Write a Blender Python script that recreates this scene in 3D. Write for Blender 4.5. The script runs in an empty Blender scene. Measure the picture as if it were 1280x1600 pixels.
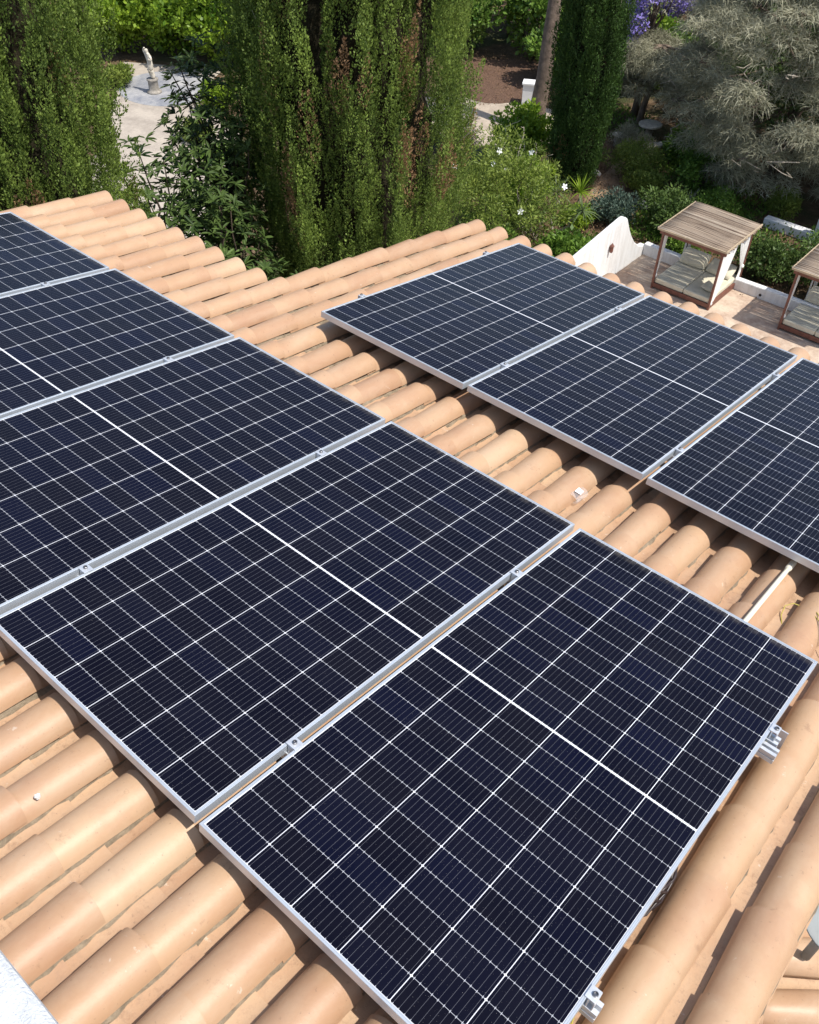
import bpy, math, random
import numpy as np
from mathutils import Matrix, Vector
random.seed(7)
rng = np.random.default_rng(11)
PI = math.pi
# ------------------------------------------------------------------ camera, world, sun, exposure
scene = bpy.context.scene
col = scene.collection
CAM = np.array([5.44543, -2.50897, 2.69658])
RW = np.array([[0.7558581203324841, 0.6545920035330334, 0.013704409438321588],
               [0.4655051647367395, -0.5225647962426061, -0.714304539626723],
               [-0.46041659780123584, 0.5462923600404208, -0.6997008030798608]])
FPX = 1414.52
cam_data = bpy.data.cameras.new('camera')
cam = bpy.data.objects.new('camera', cam_data); col.objects.link(cam)
cam_data.sensor_fit = 'HORIZONTAL'; cam_data.sensor_width = 36.0
cam_data.lens = 36.0 * FPX / 1280.0
cam_data.clip_start = 0.05; cam_data.clip_end = 600
Mc = Matrix(((RW[0][0], -RW[1][0], -RW[2][0], CAM[0]), (RW[0][1], -RW[1][1], -RW[2][1], CAM[1]),
             (RW[0][2], -RW[1][2], -RW[2][2], CAM[2]), (0, 0, 0, 1)))
cam.matrix_world = Mc
scene.camera = cam
SUN = Vector((0.56, 0.12, 1.0)).normalized()
world = bpy.data.worlds.new('World'); scene.world = world; world.use_nodes = True
wn = world.node_tree; wn.nodes.clear()
sky = wn.nodes.new('ShaderNodeTexSky'); sky.sky_type = 'NISHITA'; sky.sun_disc = False
sky.sun_elevation = math.asin(SUN.z); sky.sun_rotation = math.atan2(SUN.x, SUN.y)
sky.air_density = 1.0; sky.dust_density = 1.5; sky.ozone_density = 1.0
bg = wn.nodes.new('ShaderNodeBackground'); bg.inputs['Strength'].default_value = 0.15
wo = wn.nodes.new('ShaderNodeOutputWorld')
wn.links.new(sky.outputs[0], bg.inputs[0]); wn.links.new(bg.outputs[0], wo.inputs[0])
sl = bpy.data.lights.new('sun', 'SUN'); sl.energy = 4.3; sl.angle = math.radians(0.5); sl.color = (1.0, 0.955, 0.88)
so = bpy.data.objects.new('sun', sl); col.objects.link(so)
so.rotation_euler = SUN.to_track_quat('Z', 'Y').to_euler(); so.location = SUN * 60
scene.view_settings.view_transform = 'Standard'; scene.view_settings.look = 'None'
scene.view_settings.exposure = 0.3; scene.view_settings.gamma = 1

# ------------------------------------------------------------------ helpers
AL = math.radians(10)
cA, sA = math.cos(AL), math.sin(AL)
def P(u, v, h=0.0):
    """roof plane coordinates (u across, v upslope, h below the panel glass) -> world"""
    return (u, -v * cA - h * sA, v * sA - h * cA)
PW, PL, GAP = 1.038, 2.0094, 0.0289
A2 = (2.1387, -2.6156, 0.0106)

def thing(name, label, cat, loc=(0, 0, 0), rot=(0, 0, 0), group=None):
    o = bpy.data.objects.new(name, None); col.objects.link(o)
    o.empty_display_size = 0.2; o.location = loc; o.rotation_euler = rot
    o['label'] = label; o['category'] = cat
    if group: o['group'] = group
    return o
def tag(o, label, cat, group=None, kind=None):
    if label: o['label'] = label
    if cat: o['category'] = cat
    if group: o['group'] = group
    if kind: o['kind'] = kind
    return o
def mesh_obj(name, verts, faces, mat, parent=None, smooth=False, attr=None):
    me = bpy.data.meshes.new(name)
    verts = np.asarray(verts, dtype=np.float32)
    if isinstance(faces, np.ndarray):
        n, k = faces.shape
        me.vertices.add(len(verts)); me.vertices.foreach_set('co', verts.ravel())
        me.loops.add(n * k); me.loops.foreach_set('vertex_index', faces.astype(np.int32).ravel())
        me.polygons.add(n); me.polygons.foreach_set('loop_start', np.arange(0, n * k, k, dtype=np.int32))
        me.polygons.foreach_set('loop_total', np.full(n, k, dtype=np.int32))
        me.update(calc_edges=True)
    else:
        me.from_pydata(verts.tolist(), [], faces); me.update()
    if attr is not None:
        a = me.attributes.new('tint', 'FLOAT', 'POINT'); a.data.foreach_set('value', np.asarray(attr, dtype=np.float32))
    if smooth: me.polygons.foreach_set('use_smooth', np.ones(len(me.polygons), dtype=bool))
    if mat: me.materials.append(mat)
    o = bpy.data.objects.new(name, me); col.objects.link(o)
    if parent: o.parent = parent
    return o
class MB:
    def __init__(s): s.v = []; s.f = []
    def add(s, v, f):
        b = len(s.v); s.v += [tuple(p) for p in v]; s.f += [tuple(i + b for i in q) for q in f]
    def box(s, x0, x1, y0, y1, z0, z1, M=None):
        v = [(x, y, z) for z in (z0, z1) for y in (y0, y1) for x in (x0, x1)]
        if M is not None: v = [tuple(M @ Vector(p)) for p in v]
        s.add(v, [(0, 2, 3, 1), (4, 5, 7, 6), (0, 1, 5, 4), (2, 6, 7, 3), (0, 4, 6, 2), (1, 3, 7, 5)])
    def tube(s, pts, rad, n=8, cap=True):
        pts = [Vector(p) for p in pts]
        if not hasattr(rad, '__len__'): rad = [rad] * len(pts)
        b = len(s.v); prev = None
        for i, p in enumerate(pts):
            t = (pts[min(i + 1, len(pts) - 1)] - pts[max(i - 1, 0)]).normalized()
            if prev is None:
                a = t.cross(Vector((0, 0, 1)))
                if a.length < 0.1: a = t.cross(Vector((1, 0, 0)))
                a.normalize()
            else:
                a = (prev - t * prev.dot(t)).normalized()
            prev = a; c = t.cross(a)
            for k in range(n):
                an = 2 * PI * k / n
                s.v.append(tuple(p + (a * math.cos(an) + c * math.sin(an)) * rad[i]))
        for i in range(len(pts) - 1):
            for k in range(n):
                k2 = (k + 1) % n
                s.f.append((b + i * n + k, b + i * n + k2, b + (i + 1) * n + k2, b + (i + 1) * n + k))
        if cap:
            s.f.append(tuple(b + k for k in range(n))[::-1]); s.f.append(tuple(b + (len(pts) - 1) * n + k for k in range(n)))
    def lathe(s, prof, n=24, c=(0, 0, 0)):
        b = len(s.v)
        for r, z in prof:
            for k in range(n):
                s.v.append((c[0] + r * math.cos(2 * PI * k / n), c[1] + r * math.sin(2 * PI * k / n), c[2] + z))
        for i in range(len(prof) - 1):
            for k in range(n):
                k2 = (k + 1) % n
                s.f.append((b + i * n + k, b + i * n + k2, b + (i + 1) * n + k2, b + (i + 1) * n + k))
        s.f.append(tuple(b + k for k in range(n))[::-1]); s.f.append(tuple(b + (len(prof) - 1) * n + k for k in range(n)))
    def prism(s, poly, axis, a0, a1):
        """polygon in the two other axes, extruded along axis"""
        def mk(p, a):
            q = [p[0], p[1]]; q.insert(axis, a); return tuple(q)
        n = len(poly); b = len(s.v)
        s.v += [mk(p, a0) for p in poly] + [mk(p, a1) for p in poly]
        s.f.append(tuple(b + i for i in range(n))); s.f.append(tuple(b + n + i for i in range(n))[::-1])
        for i in range(n):
            j = (i + 1) % n
            s.f.append((b + i, b + n + i, b + n + j, b + j))
    def build(s, name, mat, parent=None, smooth=False, bevel=0, angle=None):
        o = mesh_obj(name, s.v, s.f, mat, parent, smooth)
        import bmesh
        bm = bmesh.new(); bm.from_mesh(o.data); bmesh.ops.recalc_face_normals(bm, faces=bm.faces); bm.to_mesh(o.data); bm.free()
        if bevel:
            m = o.modifiers.new('bevel', 'BEVEL'); m.width = bevel; m.segments = 2; m.limit_method = 'ANGLE'
        return o

# ------------------------------------------------------------------ material helpers
class NT:
    def __init__(s, name):
        s.m = bpy.data.materials.new(name); s.m.use_nodes = True
        s.t = s.m.node_tree; s.t.nodes.clear()
        s.out = s.t.nodes.new('ShaderNodeOutputMaterial')
    def n(s, ty, ins=None, **kw):
        nd = s.t.nodes.new(ty)
        for k, v in kw.items(): setattr(nd, k, v)
        for k, v in (ins or {}).items(): s.put(nd.inputs[k], v)
        return nd
    def put(s, sock, v):
        if hasattr(v, 'is_output') or isinstance(v, bpy.types.NodeSocket): s.t.links.new(v, sock)
        else: sock.default_value = v
    def math(s, op, a, b=None, c=None, clamp=False):
        nd = s.t.nodes.new('ShaderNodeMath'); nd.operation = op; nd.use_clamp = clamp
        s.put(nd.inputs[0], a)
        if b is not None: s.put(nd.inputs[1], b)
        if c is not None: s.put(nd.inputs[2], c)
        return nd.outputs[0]
    def mix(s, f, a, b):
        nd = s.t.nodes.new('ShaderNodeMix'); nd.data_type = 'RGBA'
        s.put(nd.inputs[0], f); s.put(nd.inputs[6], a); s.put(nd.inputs[7], b)
        return nd.outputs[2]
    def ramp(s, f, stops):
        nd = s.t.nodes.new('ShaderNodeValToRGB'); e = nd.color_ramp.elements
        while len(e) < len(stops): e.new(0.5)
        for i, (p, c) in enumerate(stops):
            e[i].position = p; e[i].color = (*c, 1) if len(c) == 3 else c
        s.put(nd.inputs[0], f); return nd.outputs[0]
    def noise(s, scale, detail=4, rough=0.55, vec=None, dist=0.0):
        nd = s.n('ShaderNodeTexNoise'); nd.inputs['Scale'].default_value = scale; nd.inputs['Detail'].default_value = detail
        nd.inputs['Roughness'].default_value = rough; nd.inputs['Distortion'].default_value = dist
        if vec is not None: s.put(nd.inputs['Vector'], vec)
        return nd.outputs[0]
    def obj(s):
        return s.n('ShaderNodeTexCoord').outputs['Object']
    def geo(s): return s.n('ShaderNodeNewGeometry')
    def princ(s, colr, rough=0.6, metal=0.0, spec=0.5, coat=0.0, bump=None, bump_s=0.3, bump_d=0.01):
        p = s.n('ShaderNodeBsdfPrincipled')
        s.put(p.inputs['Base Color'], colr if not isinstance(colr, tuple) else (*colr, 1))
        s.put(p.inputs['Roughness'], rough); s.put(p.inputs['Metallic'], metal)
        s.put(p.inputs['Specular IOR Level'], spec); s.put(p.inputs['Coat Weight'], coat)
        if bump is not None:
            b = s.n('ShaderNodeBump'); b.inputs['Strength'].default_value = bump_s; b.inputs['Distance'].default_value = bump_d
            s.put(b.inputs['Height'], bump); s.t.links.new(b.outputs[0], p.inputs['Normal'])
        s.t.links.new(p.outputs[0], s.out.inputs[0]); s.p = p
        return s.m

def simple(name, c, rough=0.6, metal=0.0, var=0.15, scale=6, bump=0.2, bd=0.005, spec=0.5):
    t = NT(name); o = t.obj()
    nz = t.noise(scale, 5, 0.6, o)
    c2 = tuple(x * (1 - var) for x in c); c1 = tuple(min(1, x * (1 + var)) for x in c)
    cc = t.ramp(nz, [(0.3, c2), (0.7, c1)])
    return t.princ(cc, rough, metal, spec, 0, t.noise(scale * 6, 4, 0.6, o), bump, bd)

def mat_tile(name='terracotta_tile', dirt=0.0):
    t = NT(name); o = t.obj(); g = t.geo()
    ri = g.outputs['Random Per Island']
    base = t.ramp(ri, [(0.0, (0.40, 0.240, 0.142)), (0.15, (0.43, 0.266, 0.158)), (0.5, (0.455, 0.288, 0.172)), (0.85, (0.475, 0.307, 0.185)), (1.0, (0.515, 0.350, 0.218))])
    mp = t.n('ShaderNodeMapping'); t.put(mp.inputs[0], o); mp.inputs['Scale'].default_value = (1.0, 0.35, 1.0)
    n1 = t.noise(8.0, 7, 0.7, mp.outputs[0], 0.4)
    a = t.mix(t.math('MULTIPLY', t.ramp(n1, [(0.44, (0, 0, 0)), (0.66, (1, 1, 1))]), 0.45), base, (0.50, 0.365, 0.25, 1))
    n2 = t.noise(3.1, 6, 0.65, o)
    a = t.mix(t.math('MULTIPLY', t.ramp(n2, [(0.48, (0, 0, 0)), (0.68, (1, 1, 1))]), 0.45), a, (0.37, 0.20, 0.12, 1))
    n5 = t.noise(34.0, 8, 0.8, o)
    a = t.mix(t.math('MULTIPLY', t.ramp(n5, [(0.52, (0, 0, 0)), (0.66, (1, 1, 1))]), 0.12 + dirt * .35), a, (0.33, 0.215, 0.14, 1))
    n3 = t.noise(70.0, 3, 0.6, o)
    a = t.mix(t.math('MULTIPLY', t.ramp(n3, [(0.66, (0, 0, 0)), (0.72, (1, 1, 1))]), 0.45), a, (0.20, 0.13, 0.085, 1))
    n4 = t.noise(11.0, 8, 0.8, o)
    a = t.mix(t.math('MULTIPLY', t.ramp(n4, [(0.60 - dirt * .06, (0, 0, 0)), (0.68, (1, 1, 1))]), 0.45 + dirt * .3), a, (0.24, 0.14, 0.085, 1))
    n6 = t.noise(19.0, 6, 0.7, o)
    a = t.mix(t.math('MULTIPLY', t.ramp(n6, [(0.66, (0, 0, 0)), (0.70, (1, 1, 1))]), 0.5), a, (0.62, 0.54, 0.44, 1))
    gr = t.noise(420.0, 2, 0.6, o)
    b = t.math('ADD', t.math('MULTIPLY', gr, 0.2), t.math('MULTIPLY', n5, 0.9))
    rough = t.math('ADD', t.math('MULTIPLY', n1, 0.22), 0.27 + dirt * .2)
    return t.princ(a, rough, 0, 0.34, 0, b, 0.28 + dirt * .3, 0.005)

def mat_leaf(name, dark, light, dead=(0.22, 0.11, 0.04), rough=0.55, trans=0.3, patch=1.2, spec=0.3):
    """leaves: colour of each leaf and each clump, 'tint' above 1 is dry foliage"""
    t = NT(name); g = t.geo(); ri = g.outputs['Random Per Island']; o = t.obj()
    at = t.n('ShaderNodeAttribute', attribute_name='tint').outputs['Fac']
    f = t.math('ADD', t.math('MULTIPLY', ri, 0.45), t.math('MULTIPLY', at, 0.55), clamp=True)
    nz = t.noise(patch, 3, 0.5, o)
    f = t.math('ADD', f, t.math('MULTIPLY', t.math('SUBTRACT', nz, 0.5), 0.9), clamp=True)
    c = t.mix(f, (*dark, 1), (*light, 1))
    dd = t.math('SUBTRACT', at, 1.0, clamp=True)
    dd = t.math('MULTIPLY', dd, 1.0, clamp=True)
    c = t.mix(dd, c, (*dead, 1))
    p = t.n('ShaderNodeBsdfPrincipled'); t.put(p.inputs['Base Color'], c); p.inputs['Roughness'].default_value = rough
    p.inputs['Specular IOR Level'].default_value = spec
    tr = t.n('ShaderNodeBsdfTranslucent'); t.put(tr.inputs[0], c)
    mx = t.n('ShaderNodeMixShader'); mx.inputs[0].default_value = trans
    t.t.links.new(p.outputs[0], mx.inputs[1]); t.t.links.new(tr.outputs[0], mx.inputs[2])
    t.t.links.new(mx.outputs[0], t.out.inputs[0])
    return t.m

def mat_cells():
    t = NT('solar_cells')
    uvn = t.n('ShaderNodeUVMap', uv_map='cells'); sp = t.n('ShaderNodeSeparateXYZ'); t.t.links.new(uvn.outputs[0], sp.inputs[0])
    X, Y = sp.outputs[0], sp.outputs[1]       # metres from the panel corner
    ob = t.n('ShaderNodeObjectInfo').outputs['Random']
    mx, my, cb = 0.0112, 0.0112, 0.0056
    cw = (PW - 2 * mx) / 6
    hl = (PL / 2 - my - cb / 2)
    ch = hl / 12
    xs = t.math('DIVIDE', t.math('SUBTRACT', X, mx), cw)
    cx = t.math('FLOOR', xs)
    dx = t.math('MULTIPLY', t.math('ABSOLUTE', t.math('SUBTRACT', t.math('FRACT', t.math('ADD', xs, 0.5)), 0.5)), cw)   # metres to column line
    ym = t.math('ABSOLUTE', t.math('SUBTRACT', Y, PL / 2))
    yc = t.math('SUBTRACT', ym, cb / 2)
    ys = t.math('DIVIDE', yc, ch)
    cy = t.math('FLOOR', ys)
    dy = t.math('MULTIPLY', t.math('ABSOLUTE', t.math('SUBTRACT', t.math('FRACT', t.math('ADD', ys, 0.5)), 0.5)), ch)
    def lt(a, b): return t.math('LESS_THAN', a, b)
    def gt(a, b): return t.math('GREATER_THAN', a, b)
    def OR(a, b): return t.math('MAXIMUM', a, b)
    colline = lt(dx, 0.00115); rowline = lt(dy, 0.00072)
    bar = lt(yc, 0.0012)
    diam = lt(t.math('ADD', dx, dy), 0.0048)
    outside = OR(OR(lt(X, mx), gt(X, PW - mx)), gt(yc, hl - 0.0))
    white = OR(OR(colline, diam), OR(bar, outside))
    # busbars
    nb = 9
    bs = t.math('MULTIPLY', t.math('SUBTRACT', xs, 0.0), nb)
    db = t.math('MULTIPLY', t.math('ABSOLUTE', t.math('SUBTRACT', t.math('FRACT', bs), 0.5)), cw / nb)
    bus = lt(db, 0.00042)
    tick = t.math('MULTIPLY', lt(db, 0.0009), lt(dy, 0.0038))
    # cell colour per cell
    cv = t.n('ShaderNodeCombineXYZ'); t.put(cv.inputs[0], cx)
    t.put(cv.inputs[1], t.math('ADD', cy, t.math('MULTIPLY', gt(Y, PL / 2), 40))); t.put(cv.inputs[2], t.math('MULTIPLY', ob, 90))
    wnz = t.n('ShaderNodeTexWhiteNoise', noise_dimensions='3D'); t.t.links.new(cv.outputs[0], wnz.inputs[0])
    cell = t.ramp(wnz.outputs[0], [(0.0, (0.0022, 0.0021, 0.0068)), (0.35, (0.0021, 0.0022, 0.0080)), (0.8, (0.0021, 0.0025, 0.0102)), (1.0, (0.0021, 0.0028, 0.0132))])
    c = t.mix(t.math('MULTIPLY', bus, 0.9), cell, (0.10, 0.103, 0.12, 1))
    c = t.mix(rowline, c, (0.36, 0.37, 0.40, 1))
    c = t.mix(tick, c, (0.42, 0.43, 0.46, 1))
    c = t.mix(white, c, (0.66, 0.67, 0.70, 1))
    # dust and droppings lying on the glass
    d1 = t.noise(310.0, 2, 0.5, uvn.outputs[0]); d2 = t.noise(2.0, 3, 0.6, uvn.outputs[0])
    dust = t.math('MULTIPLY', gt(d1, 0.735), t.math('MULTIPLY', d2, 1.0))
    c = t.mix(t.math('MULTIPLY', dust, 0.8), c, (0.38, 0.37, 0.35, 1))
    film = t.math('MULTIPLY', t.ramp(t.noise(3.5, 5, 0.65, uvn.outputs[0]), [(0.35, (0, 0, 0)), (0.8, (1, 1, 1))]), 0.008)
    c = t.mix(t.math('ADD', film, 0.002), c, (0.5, 0.47, 0.42, 1))
    ed = t.math('SUBTRACT', 1.0, t.math('MULTIPLY', Y, 22.0), clamp=True)
    ed2 = t.math('MULTIPLY', ed, t.ramp(t.noise(26, 5, .7, uvn.outputs[0]), [(.4, (0, 0, 0)), (.65, (1, 1, 1))]))
    c = t.mix(t.math('MULTIPLY', ed2, .30), c, (0.36, 0.32, 0.26, 1))
    ofs = t.n('ShaderNodeVectorMath', operation='ADD'); t.t.links.new(uvn.outputs[0], ofs.inputs[0])
    cmb = t.n('ShaderNodeCombineXYZ'); t.put(cmb.inputs[0], t.math('MULTIPLY', ob, 37.0)); t.t.links.new(cmb.outputs[0], ofs.inputs[1])
    sp1 = gt(t.noise(21.0, 4, .75, ofs.outputs[0], .6), 0.775)
    c = t.mix(t.math('MULTIPLY', sp1, .75), c, (0.62, 0.61, 0.58, 1))
    strk = t.noise(5.0, 6, .7, ofs.outputs[0], 1.5)
    rough = t.math('ADD', t.math('MULTIPLY', strk, 0.16), 0.03)
    return t.princ(c, rough, 0, 0.11, 0)

M = {}
M['tile'] = mat_tile()
M['tile_pan'] = mat_tile('weathered_channel_tile', 1.0)
M['cells'] = mat_cells()
M['alu'] = simple('anodised_aluminium', (0.56, 0.60, 0.64), 0.38, 0.5, 0.06, 8, 0.05, 0.001)
M['alu_dull'] = simple('galvanised_steel', (0.62, 0.64, 0.67), 0.40, 0.5, 0.15, 30, 0.1, 0.001)
M['steel'] = simple('bolt_steel', (0.22, 0.22, 0.23), 0.35, 0.9, 0.1, 30, 0.1, 0.001)
M['mortar'] = simple('roof_mortar', (0.27, 0.215, 0.15), 0.95, 0, 0.35, 25, 0.8, 0.01)
M['white'] = simple('white_render', (0.78, 0.78, 0.77), 0.9, 0, 0.06, 3, 0.5, 0.006)
t = NT('weathered_white_render'); o = t.obj(); mp = t.n('ShaderNodeMapping'); t.put(mp.inputs[0], o); mp.inputs['Scale'].default_value = (3.0, 3.0, .5)
cw_ = t.mix(t.math('MULTIPLY', t.ramp(t.noise(2.2, 8, .7, mp.outputs[0]), [(.45, (0, 0, 0)), (.72, (1, 1, 1))]), .55), (.76, .755, .74, 1), (.46, .43, .38, 1))
cw_ = t.mix(t.math('MULTIPLY', t.ramp(t.noise(9, 8, .8, o), [(.58, (0, 0, 0)), (.7, (1, 1, 1))]), .4), cw_, (.40, .36, .30, 1))
M['wall_w'] = t.princ(cw_, .9, 0, .3, 0, t.noise(14, 5, .6, o), .6, .012)
M['whitetop'] = simple('rough_white_render', (0.58, 0.60, 0.62), 0.95, 0, 0.12, 22, 0.9, 0.008)
M['wood'] = simple('red_brown_timber', (0.16, 0.06, 0.04), 0.5, 0, 0.3, 9, 0.3, 0.004)
M['fabric'] = simple('cream_canvas', (0.60, 0.55, 0.42), 0.95, 0, 0.1, 5, 0.5, 0.01)
M['curtain'] = simple('white_curtain', (0.78, 0.77, 0.73), 0.9, 0, 0.05, 6, 0.3, 0.01)
M['bark'] = simple('grey_bark', (0.17, 0.125, 0.095), 0.95, 0, 0.45, 5, 0.9, 0.03)
M['bark_d'] = simple('dark_bark', (0.07, 0.05, 0.035), 0.95, 0, 0.45, 8, 0.9, 0.02)
M['pale_stem'] = simple('pale_bare_wood', (0.38, 0.33, 0.26), 0.9, 0, 0.25, 12, 0.6, 0.01)
M['stone'] = simple('pale_carved_stone', (0.55, 0.50, 0.41), 0.9, 0, 0.3, 9, 0.6, 0.01)
M['stone_d'] = simple('weathered_stone', (0.30, 0.27, 0.23), 0.95, 0, 0.4, 7, 0.8, 0.02)
M['pvc'] = simple('cream_plastic_pipe', (0.74, 0.70, 0.55), 0.4, 0, 0.05, 10, 0.05, 0.001)
M['wire_y'] = simple('yellow_green_wire', (0.42, 0.36, 0.06), 0.5, 0, 0.1, 10, 0.05, 0.001)
M['wire_k'] = simple('dark_cable', (0.03, 0.02, 0.02), 0.4, 0, 0.2, 10, 0.05, 0.001)
M['wire_b'] = simple('brown_cable', (0.22, 0.12, 0.05), 0.6, 0, 0.2, 10, 0.05, 0.001)
M['grey_metal'] = simple('grey_painted_metal', (0.22, 0.235, 0.235), 0.6, 0, 0.12, 6, 0.1, 0.003)
M['pebble'] = simple('chalky_pebble', (0.75, 0.73, 0.68), 0.9, 0, 0.1, 60, 0.5, 0.002)
M['petal'] = simple('white_petal', (0.85, 0.85, 0.82), 0.7, 0, 0.03, 10, 0.1, 0.002)
M['lilac'] = simple('lilac_blossom', (0.30, 0.24, 0.62), 0.7, 0, 0.25, 3, 0.1, 0.002)

# ------------------------------------------------------------------ ground, paths, terrace
ZG = -11.15
def ground_mat():
    t = NT('garden_soil'); o = t.obj()
    n1 = t.noise(0.35, 6, 0.6, o); n2 = t.noise(3.0, 6, 0.7, o); n3 = t.noise(28, 4, 0.7, o)
    c = t.ramp(n2, [(0.3, (0.06, 0.038, 0.022)), (0.5, (0.13, 0.082, 0.048)), (0.72, (0.24, 0.16, 0.10))])
    c = t.mix(t.ramp(n1, [(0.5, (0, 0, 0)), (0.62, (1, 1, 1))]), c, (0.05, 0.06, 0.02, 1))
    c = t.mix(t.math('MULTIPLY', t.ramp(n3, [(0.55, (0, 0, 0)), (0.65, (1, 1, 1))]), 0.6), c, (0.20, 0.14, 0.09, 1))
    return t.princ(c, 0.95, 0, 0.2, 0, n3, 1.0, 0.05)
def paving_mat(name, a, b, grid=0.0):
    t = NT(name); o = t.obj()
    n1 = t.noise(1.3, 6, 0.7, o); n2 = t.noise(12, 4, 0.7, o)
    c = t.ramp(n1, [(0.32, b), (0.62, a)])
    c = t.mix(t.math('MULTIPLY', t.ramp(n2, [(0.5, (0, 0, 0)), (0.7, (1, 1, 1))]), 0.3), c, (*[x * 0.6 for x in b], 1))
    if grid:
        br = t.n('ShaderNodeTexBrick'); t.put(br.inputs['Vector'], o); br.inputs['Scale'].default_value = grid
        br.inputs['Mortar Size'].default_value = 0.012
        c = t.mix(t.math('MULTIPLY', br.outputs['Fac'], 0.5), c, (*[x * 0.45 for x in b], 1))
    return t.princ(c, 0.9, 0, 0.25, 0, n2, 0.5, 0.01)
gm = ground_mat()
n = 60; gx = np.linspace(-130, 130, n); gv = [(x, y, ZG + 0.0) for y in np.linspace(-60, 200, n) for x in gx]
gf = [(j * n + i, j * n + i + 1, (j + 1) * n + i + 1, (j + 1) * n + i) for j in range(n - 1) for i in range(n - 1)]
tag(mesh_obj('ground', gv, gf, gm), None, None, kind='structure')
def sheet(name, poly, z, mat):
    return tag(mesh_obj(name, [(x, y, z) for x, y in poly], [tuple(range(len(poly)))], mat), None, None, kind='structure')
def blob(cx, cy, rx, ry, n=40, jit=0.05, rot=0):
    r = random.Random(cx * 7 + cy); ph = [r.uniform(0, 6.28) for _ in range(3)]
    out = []
    for k in range(n):
        a = 2 * PI * k / n; q = 1 + jit * (math.sin(3 * a + ph[0]) + math.sin(5 * a + ph[1]) + 0.5 * math.sin(9 * a + ph[2]))
        x, y = rx * q * math.cos(a), ry * q * math.sin(a)
        out.append((cx + x * math.cos(rot) - y * math.sin(rot), cy + x * math.sin(rot) + y * math.cos(rot)))
    return out
pave_pale = paving_mat('pale_concrete_paving', (0.46, 0.40, 0.33), (0.31, 0.265, 0.22))
sheet('path', [(-31.5, 21.3), (-27.6, 23.6), (-25.9, 20.6), (-21.8, 19.6), (-16.0, 13.5), (-9.0, 10.0), (-8, 4.4), (-13, 3.0), (-20, 9.0), (-24.6, 15.2)], ZG + 0.006, pave_pale)
sheet('round_paving', blob(-27.6, 20.6, 2.1, 1.9, 40, 0.0), ZG + 0.011, paving_mat('mosaic_paving', (0.42, 0.41, 0.40), (0.20, 0.21, 0.24), 6))
sheet('garden_path', blob(-15.6, 27.0, 3.6, 2.3, 44, 0.04, 0.35), ZG + 0.006, paving_mat('beige_garden_path', (0.50, 0.42, 0.33), (0.30, 0.245, 0.19)))
sheet('bark_mulch', blob(-18.6, 30.8, 3.6, 2.6, 44, 0.06, 0.4), ZG + 0.010, simple('red_bark_mulch', (0.17, 0.095, 0.06), 0.95, 0, 0.5, 16, 1.0, 0.05))
sheet('dirt_path', blob(-8.9, 24.6, 2.6, 0.55, 36, 0.08, 1.9), ZG + 0.010, paving_mat('tan_dirt_path', (0.34, 0.23, 0.14), (0.20, 0.13, 0.08)))
sheet('garden_steps', blob(-7.2, 22.9, 1.3, 0.5, 30, 0.05, 2.0), ZG + 0.014, paving_mat('worn_step_paving', (0.25, 0.19, 0.14), (0.14, 0.10, 0.07)))
# terrace slab (0.15 above the garden)
tb = MB(); tb.prism([(-5.62, 3.2), (9, 3.2), (9, 21.5), (-5.62, 21.5)], 2, ZG - 0.02, -11.0)
tag(tb.build('terrace', paving_mat('terracotta_terrace', (0.58, 0.47, 0.36), (0.33, 0.21, 0.15))), None, None, kind='structure')

# ------------------------------------------------------------------ the house: walls, tiled roof
house = thing('house', 'white house under a pale terracotta barrel tile roof carrying the solar panels', 'house', (0, 0, 0))
PITCH = 0.2040
URIGHT = 5.595
def arc_strip(R0, R1, half, seg, v0, v1, zc, uc, thick, up=True, du0=0, du1=0, nl=3, jit=0.0):
    """one tile: an arch (up) or trough (down); v0 = lower, wide end, v1 = upper end. returns verts, faces"""
    vs = []; s = 1 if up else -1
    for layer in (0, 1):
        for j in range(nl + 1):
            f = j / nl
            R = R0 * (1 - f) + R1 * f - (thick if layer else 0)
            zz = zc + (0.0 if up else 0.0)
            for i in range(seg + 1):
                a = -half + 2 * half * i / seg
                wob = 1 + jit * math.sin(3.1 * i + 7 * j + uc * 40)
                x = uc + du0 * (1 - f) + du1 * f + R * wob * math.sin(a)
                z = zz + s * R * wob * math.cos(a) + 0.014 * (1 - f) * (1 if up else 1) 
                v = v0 + (v1 - v0) * f
                vs.append(P(x, v, -z))
    W = seg + 1; L2 = (nl + 1) * W; fs = []
    for j in range(nl):
        for i in range(seg):
            a = j * W + i
            fs.append((a, a + 1, a + W + 1, a + W)); fs.append((L2 + a, L2 + a + W, L2 + a + W + 1, L2 + a + 1))
    for i in range(seg):
        fs.append((i, L2 + i, L2 + i + 1, i + 1))
        a = nl * W + i; fs.append((a, a + 1, L2 + a + 1, L2 + a))
    for j in range(nl):
        a = j * W; fs.append((a, a + W, L2 + a + W, L2 + a))
        a = j * W + seg; fs.append((a, L2 + a, L2 + a + W, a + W))
    return vs, fs
covers = MB(); pans = MB(); mort = MB()
EXPO = 0.32
rr = random.Random(3)
nrow = 30
VTOP = 2.9
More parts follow.
